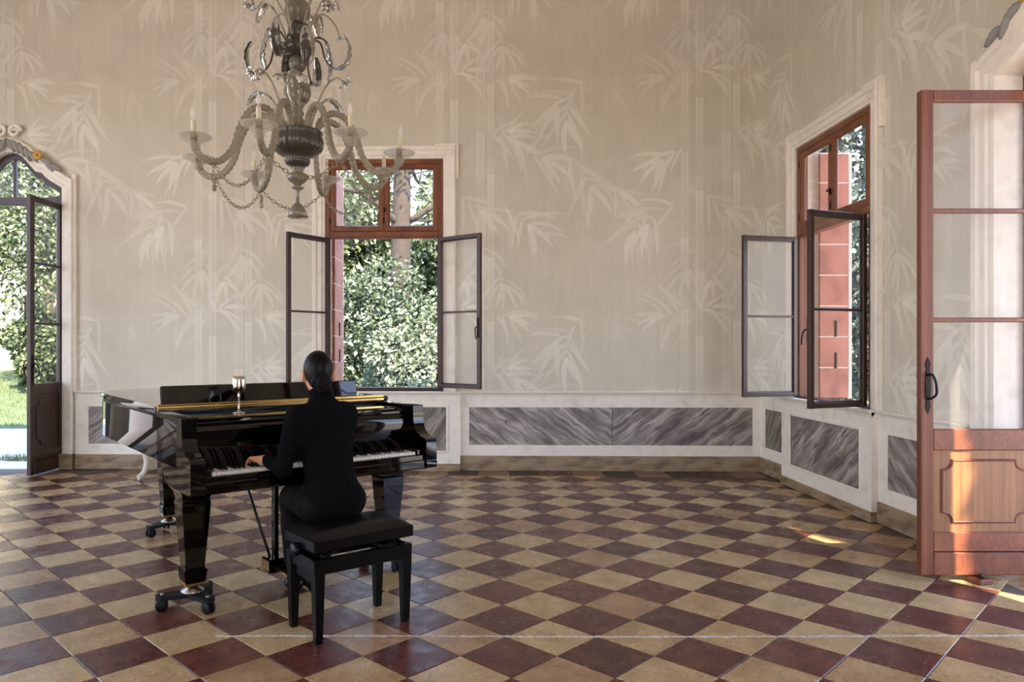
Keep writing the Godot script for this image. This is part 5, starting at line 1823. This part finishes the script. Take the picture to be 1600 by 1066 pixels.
# prims: ["c", a, b, ra, rb, k] tapered capsule, ["e", centre, radii, 0, 0, k, basis] ellipsoid, ["x", point, normal] cut away beyond a plane
func sdf_mesh(st: SurfaceTool, prims: Array, cell: float) -> void:
	var lo := Vector3(1e9, 1e9, 1e9)
	var hi := -lo
	var bounds := []
	for q in prims:
		var mn: Vector3
		var mx: Vector3
		if q[0] == "c":
			var r: float = max(q[3], q[4]) + q[5] * 0.5 + cell * 3
			mn = Vector3(min(q[1].x, q[2].x), min(q[1].y, q[2].y), min(q[1].z, q[2].z)) - Vector3.ONE * r
			mx = Vector3(max(q[1].x, q[2].x), max(q[1].y, q[2].y), max(q[1].z, q[2].z)) + Vector3.ONE * r
		elif q[0] == "e":
			var r: float = max(q[2].x, max(q[2].y, q[2].z)) + q[5] * 0.5 + cell * 3
			mn = q[1] - Vector3.ONE * r
			mx = q[1] + Vector3.ONE * r
		else:
			bounds.append(null)
			continue
		bounds.append([mn, mx])
		lo = Vector3(min(lo.x, mn.x), min(lo.y, mn.y), min(lo.z, mn.z))
		hi = Vector3(max(hi.x, mx.x), max(hi.y, mx.y), max(hi.z, mx.z))
	var nx := int((hi.x - lo.x) / cell) + 2
	var ny := int((hi.y - lo.y) / cell) + 2
	var nz := int((hi.z - lo.z) / cell) + 2
	var f := PackedFloat32Array()
	f.resize(nx * ny * nz)
	f.fill(0.2)
	for n in prims.size():
		var q: Array = prims[n]
		if q[0] == "x": continue
		var i0 := int((bounds[n][0].x - lo.x) / cell)
		var i1: int = min(int((bounds[n][1].x - lo.x) / cell) + 1, nx - 1)
		var j0 := int((bounds[n][0].y - lo.y) / cell)
		var j1: int = min(int((bounds[n][1].y - lo.y) / cell) + 1, ny - 1)
		var k0 := int((bounds[n][0].z - lo.z) / cell)
		var k1: int = min(int((bounds[n][1].z - lo.z) / cell) + 1, nz - 1)
		var kk: float = q[5]
		var round_one: bool = q[0] == "c"
		var inv := Basis()
		var mr := 0.0
		if not round_one:
			if q.size() > 6: inv = q[6].transposed()
			mr = min(q[2].x, min(q[2].y, q[2].z))
		for j in range(j0, j1 + 1):
			for k in range(k0, k1 + 1):
				var at := (j * nz + k) * nx
				for i in range(i0, i1 + 1):
					var p := lo + Vector3(i, j, k) * cell
					var d: float
					if round_one:
						d = cap_dist(p, q[1], q[2], q[3], q[4])
					else:
						var e: Vector3 = (inv * (p - q[1])) / q[2]
						var l := e.length()
						var g: float = (e / q[2]).length()
						d = l * (l - 1.0) / maxf(g, 1e-4) if l > 0.05 else -mr
					var o := f[at + i]
					var h := maxf(kk - absf(o - d), 0.0) / kk
					f[at + i] = minf(o, d) - h * h * kk * 0.25
	for q in prims:
		if q[0] == "x":
			for j in ny:
				for k in nz:
					for i in nx:
						var p := lo + Vector3(i, j, k) * cell
						var at := (j * nz + k) * nx + i
						f[at] = maxf(f[at], (p - q[1]).dot(q[2]))
	# surface nets
	var ids := {}
	var verts := []
	var sx := 1
	var sz := nx
	var sy := nx * nz
	var corner := [0, sx, sz, sx + sz, sy, sy + sx, sy + sz, sy + sx + sz]
	var cpos := [Vector3(0, 0, 0), Vector3(1, 0, 0), Vector3(0, 0, 1), Vector3(1, 0, 1), Vector3(0, 1, 0), Vector3(1, 1, 0), Vector3(0, 1, 1), Vector3(1, 1, 1)]
	var edges := [[0, 1], [2, 3], [4, 5], [6, 7], [0, 2], [1, 3], [4, 6], [5, 7], [0, 4], [1, 5], [2, 6], [3, 7]]
	for j in ny - 1:
		for k in nz - 1:
			for i in nx - 1:
				var at := (j * nz + k) * nx + i
				var a := f[at] < 0
				if (f[at + 1] < 0) == a and (f[at + sz] < 0) == a and (f[at + sy] < 0) == a and (f[at + sx + sz] < 0) == a and (f[at + sx + sy] < 0) == a and (f[at + sy + sz] < 0) == a and (f[at + sx + sy + sz] < 0) == a: continue
				var sum := Vector3()
				var n := 0
				for e in edges:
					var va := f[at + corner[e[0]]]
					var vb := f[at + corner[e[1]]]
					if (va < 0) != (vb < 0):
						sum += cpos[e[0]].lerp(cpos[e[1]], va / (va - vb))
						n += 1
				ids[at] = verts.size()
				verts.append(lo + (Vector3(i, j, k) + sum / n) * cell)
	st.set_smooth_group(0)
	for at in ids:
		var a := f[at] < 0
		for ax in [[sx, sy, sz], [sy, sz, sx], [sz, sx, sy]]:
			var b := f[at + ax[0]] < 0
			if a == b: continue
			var q0: int = at
			var q1: int = at - ax[1]
			var q2: int = at - ax[1] - ax[2]
			var q3: int = at - ax[2]
			if not (ids.has(q1) and ids.has(q2) and ids.has(q3)): continue
			if a: quad(st, verts[ids[q0]], verts[ids[q1]], verts[ids[q2]], verts[ids[q3]])
			else: quad(st, verts[ids[q3]], verts[ids[q2]], verts[ids[q1]], verts[ids[q0]])

# palm and five bent fingers; wrist, knuckle centre and the direction across the hand (towards the thumb)
func hand_prims(w: Vector3, fwd: Vector3, thumb: Vector3) -> Array:
	var up := Vector3.UP
	var pr := []
	var kn := w + fwd * 0.085 + up * 0.016
	pr.append(["c", w, w + fwd * 0.03, 0.025, 0.027, 0.02])
	for i in 4:
		var off := thumb * (0.027 - 0.018 * i)
		pr.append(["c", w + off * 0.55 + fwd * 0.015, kn + off - up * 0.002, 0.017, 0.0125, 0.02])
	var lens := [0.078, 0.088, 0.082, 0.064]
	for i in 4:
		var off := thumb * (0.029 - 0.0195 * i)
		var spread := (fwd + thumb * (0.14 - 0.1 * i)).normalized()
		var l: float = lens[i]
		var a := kn + off
		var b := a + spread * l * 0.46 + up * 0.006
		var c := b + spread * l * 0.34 - up * l * 0.2
		var d := c + spread * l * 0.18 - up * l * 0.24
		pr.append(["c", a, b, 0.0102, 0.0088, 0.006])
		pr.append(["c", b, c, 0.0088, 0.0078, 0.004])
		pr.append(["c", c, d, 0.0078, 0.0066, 0.004])
	var t0 := w + fwd * 0.025 + thumb * 0.024 - up * 0.004
	var t1 := t0 + fwd * 0.03 + thumb * 0.028 - up * 0.008
	var t2 := t1 + fwd * 0.034 + thumb * 0.012 - up * 0.004
	var t3 := t2 + fwd * 0.026 + thumb * 0.002 - up * 0.008
	pr.append(["c", t0, t1, 0.0155, 0.0125, 0.014])
	pr.append(["c", t1, t2, 0.0115, 0.0105, 0.005])
	pr.append(["c", t2, t3, 0.0105, 0.008, 0.004])
	return pr

func grown(prims: Array, by: float) -> Array:
	var out := []
	for q in prims:
		var c: Array = q.duplicate()
		if c[0] == "c":
			c[3] += by
			c[4] += by
		elif c[0] == "e":
			c[2] += Vector3.ONE * by
		out.append(c)
	return out

func build_person() -> void:
	var o := thing("person", "seated person in a black turtleneck with dark hair in a low bun, playing the piano", "person", TP)
	var ls := Vector3(0.505, 1.055, 0.10)
	var rs := Vector3(0.81, 1.055, 0.085)
	var le := Vector3(0.43, 0.79, 0.11)
	var re := Vector3(0.845, 0.79, -0.02)
	var lw := Vector3(0.405, 0.82, -0.03)
	var rw := Vector3(0.80, 0.825, -0.05)
	var neck := Vector3(0.665, 1.10, 0.085)
	var skull := Vector3(0.665, 1.29, 0.03)
	var torso := [
		["e", Vector3(0.665, 0.625, 0.21), Vector3(0.165, 0.10, 0.115), 0, 0, 0.06],
		["c", Vector3(0.665, 0.64, 0.20), Vector3(0.665, 0.80, 0.165), 0.112, 0.088, 0.08],
		["e", Vector3(0.665, 0.80, 0.16), Vector3(0.118, 0.14, 0.082), 0, 0, 0.08],
		["e", Vector3(0.665, 0.95, 0.115), Vector3(0.148, 0.15, 0.095), 0, 0, 0.08],
		["c", Vector3(0.56, 1.045, 0.10), Vector3(0.77, 1.045, 0.09), 0.062, 0.062, 0.08],
		["c", neck + Vector3(0, -0.06, 0.005), neck, 0.075, 0.054, 0.06],
		["c", ls, le, 0.05, 0.037, 0.05], ["c", rs, re, 0.05, 0.037, 0.05],
		["c", le, lw, 0.039, 0.027, 0.02], ["c", re, rw, 0.039, 0.027, 0.02],
	]
	var lk := Vector3(0.64, 0.565, -0.22)
	var rk := Vector3(0.765, 0.565, -0.22)
	var la := Vector3(0.675, 0.10, -0.27)
	var ra := Vector3(0.745, 0.10, -0.27)
	var legs := [
		["c", Vector3(0.59, 0.605, 0.18), lk, 0.088, 0.056, 0.05], ["c", Vector3(0.745, 0.605, 0.18), rk, 0.088, 0.056, 0.05],
		["c", lk, lk.lerp(la, 0.35), 0.052, 0.052, 0.03], ["c", rk, rk.lerp(ra, 0.35), 0.052, 0.052, 0.03],
		["c", lk.lerp(la, 0.35), la, 0.052, 0.034, 0.03], ["c", rk.lerp(ra, 0.35), ra, 0.052, 0.034, 0.03],
	]
	# body: one continuous figure with finer grids for head and hands
	var st := mb(true)
	var thin := grown(torso + legs, -0.012)
	thin += [["c", neck, Vector3(0.665, 1.22, 0.045), 0.05, 0.047, 0.03], ["c", la, la + Vector3(0.01, -0.045, -0.13), 0.032, 0.022, 0.03], ["c", ra, ra + Vector3(-0.005, -0.045, -0.13), 0.032, 0.022, 0.03]]
	sdf_mesh(st, thin, 0.013)
	var hb := Basis(Vector3.UP, -0.3)   # head turned a little to the right
	var head := [
		["e", skull, Vector3(0.073, 0.092, 0.09), 0, 0, 0.02, hb],
		["e", skull + hb * Vector3(0, -0.05, -0.03), Vector3(0.058, 0.07, 0.062), 0, 0, 0.04, hb],
		["e", skull + hb * Vector3(0, -0.095, -0.055), Vector3(0.03, 0.024, 0.03), 0, 0, 0.04, hb],
		["c", skull + hb * Vector3(0, -0.005, -0.085), skull + hb * Vector3(0, -0.045, -0.106), 0.007, 0.012, 0.014],
		["e", skull + hb * Vector3(0, -0.072, -0.087), Vector3(0.024, 0.008, 0.01), 0, 0, 0.012, hb],
		["e", skull + hb * Vector3(-0.028, -0.012, -0.08), Vector3(0.013, 0.009, 0.01), 0, 0, 0.008, hb],
		["e", skull + hb * Vector3(0.028, -0.012, -0.08), Vector3(0.013, 0.009, 0.01), 0, 0, 0.008, hb],
		["e", skull + hb * Vector3(-0.083, -0.03, 0.012), Vector3(0.012, 0.033, 0.019), 0, 0, 0.008, hb],
		["e", skull + hb * Vector3(0.083, -0.03, 0.012), Vector3(0.012, 0.033, 0.019), 0, 0, 0.008, hb],
		["c", skull + hb * Vector3(0, -0.06, 0.02), neck + Vector3(0, 0.03, -0.01), 0.05, 0.048, 0.03],
	]
	sdf_mesh(st, head, 0.0045)
	sdf_mesh(st, hand_prims(lw, Vector3(-0.16, -0.16, -0.97).normalized(), Vector3(1, 0, -0.12).normalized()), 0.0035)
	sdf_mesh(st, hand_prims(rw, Vector3(0.05, -0.16, -0.98).normalized(), Vector3(-1, 0, 0)), 0.0035)
	obj("body", st, M.skin, o)
	# clothing
	st = mb(true)
	var knit := grown(torso, 0.006)
	knit[0][2] = Vector3(0.172, 0.108, 0.122)
	knit.append(["c", neck + Vector3(0, -0.01, 0), Vector3(0.665, 1.185, 0.055), 0.06, 0.056, 0.04])
	knit.append(["c", Vector3(0.665, 1.172, 0.058), Vector3(0.665, 1.19, 0.053), 0.060, 0.058, 0.01])
	knit.append(["x", Vector3(0.665, 1.193, 0.05), Vector3(0, 0.97, -0.24)])
	sdf_mesh(st, knit, 0.011)
	obj("turtleneck", st, M.knit, o)
	st = mb(true)
	var sk := grown(legs, 0.016)
	sk.append(["e", Vector3(0.665, 0.61, 0.20), Vector3(0.178, 0.095, 0.128), 0, 0, 0.05])
	sk.append(["c", Vector3(0.56, 0.57, 0.16), Vector3(0.60, 0.56, -0.12), 0.045, 0.035, 0.03])   # folds of the skirt beside the thigh
	sk.append(["c", lk, rk, 0.06, 0.06, 0.06])
	for i in 5:
		var x := lerpf(0.63, 0.78, i / 4.0)
		sk.append(["c", Vector3(x, 0.53, -0.25), Vector3(x + 0.02, 0.22, -0.26), 0.045, 0.04, 0.05])
	sdf_mesh(st, sk, 0.012)
	obj("skirt", st, M.cloth, o)
	for q in [la, ra]:
		st = mb(true)
		sdf_mesh(st, [["c", q + Vector3(0, -0.035, 0.012), q + Vector3(0.005, -0.055, -0.1), 0.036, 0.028, 0.02], ["c", q + Vector3(0.005, -0.06, -0.09), q + Vector3(0.006, -0.066, -0.15), 0.03, 0.018, 0.03], ["c", q + Vector3(0, -0.04, 0.025), q + Vector3(0, -0.093, 0.03), 0.018, 0.006, 0.02]], 0.006)
		obj("shoe", st, M.satin, o)
	# smooth hair drawn back into a coiled bun
	st = mb(true)
	var hair := [
		["e", skull + hb * Vector3(0, 0.012, 0.012), Vector3(0.079, 0.098, 0.096), 0, 0, 0.02, hb],
		["e", skull + hb * Vector3(0, -0.045, 0.05), Vector3(0.05, 0.07, 0.05), 0, 0, 0.03, hb],
		["x", skull + hb * Vector3(0, -0.005, -0.03), hb * Vector3(0, -0.6, -0.8)],
	]
	sdf_mesh(st, hair, 0.0055)
	obj("hair", st, M.hair, o)
	st = mb(true)
	var bc := skull + hb * Vector3(0.0, -0.058, 0.112)
	ball(st, bc, Vector3(0.05, 0.05, 0.034), 12, hb)
	for ring in 3:
		var pts := []
		for k in 25:
			var a := TAU * k / 24.0
			var r := 0.044 - ring * 0.013
			pts.append(bc + hb * Vector3(cos(a) * r, sin(a) * r, 0.014 + ring * 0.009 + 0.003 * sin(a * 3 + ring)))
		tube(st, pts, 0.0105, 8)
	obj("hair_bun", st, M.hair, o)
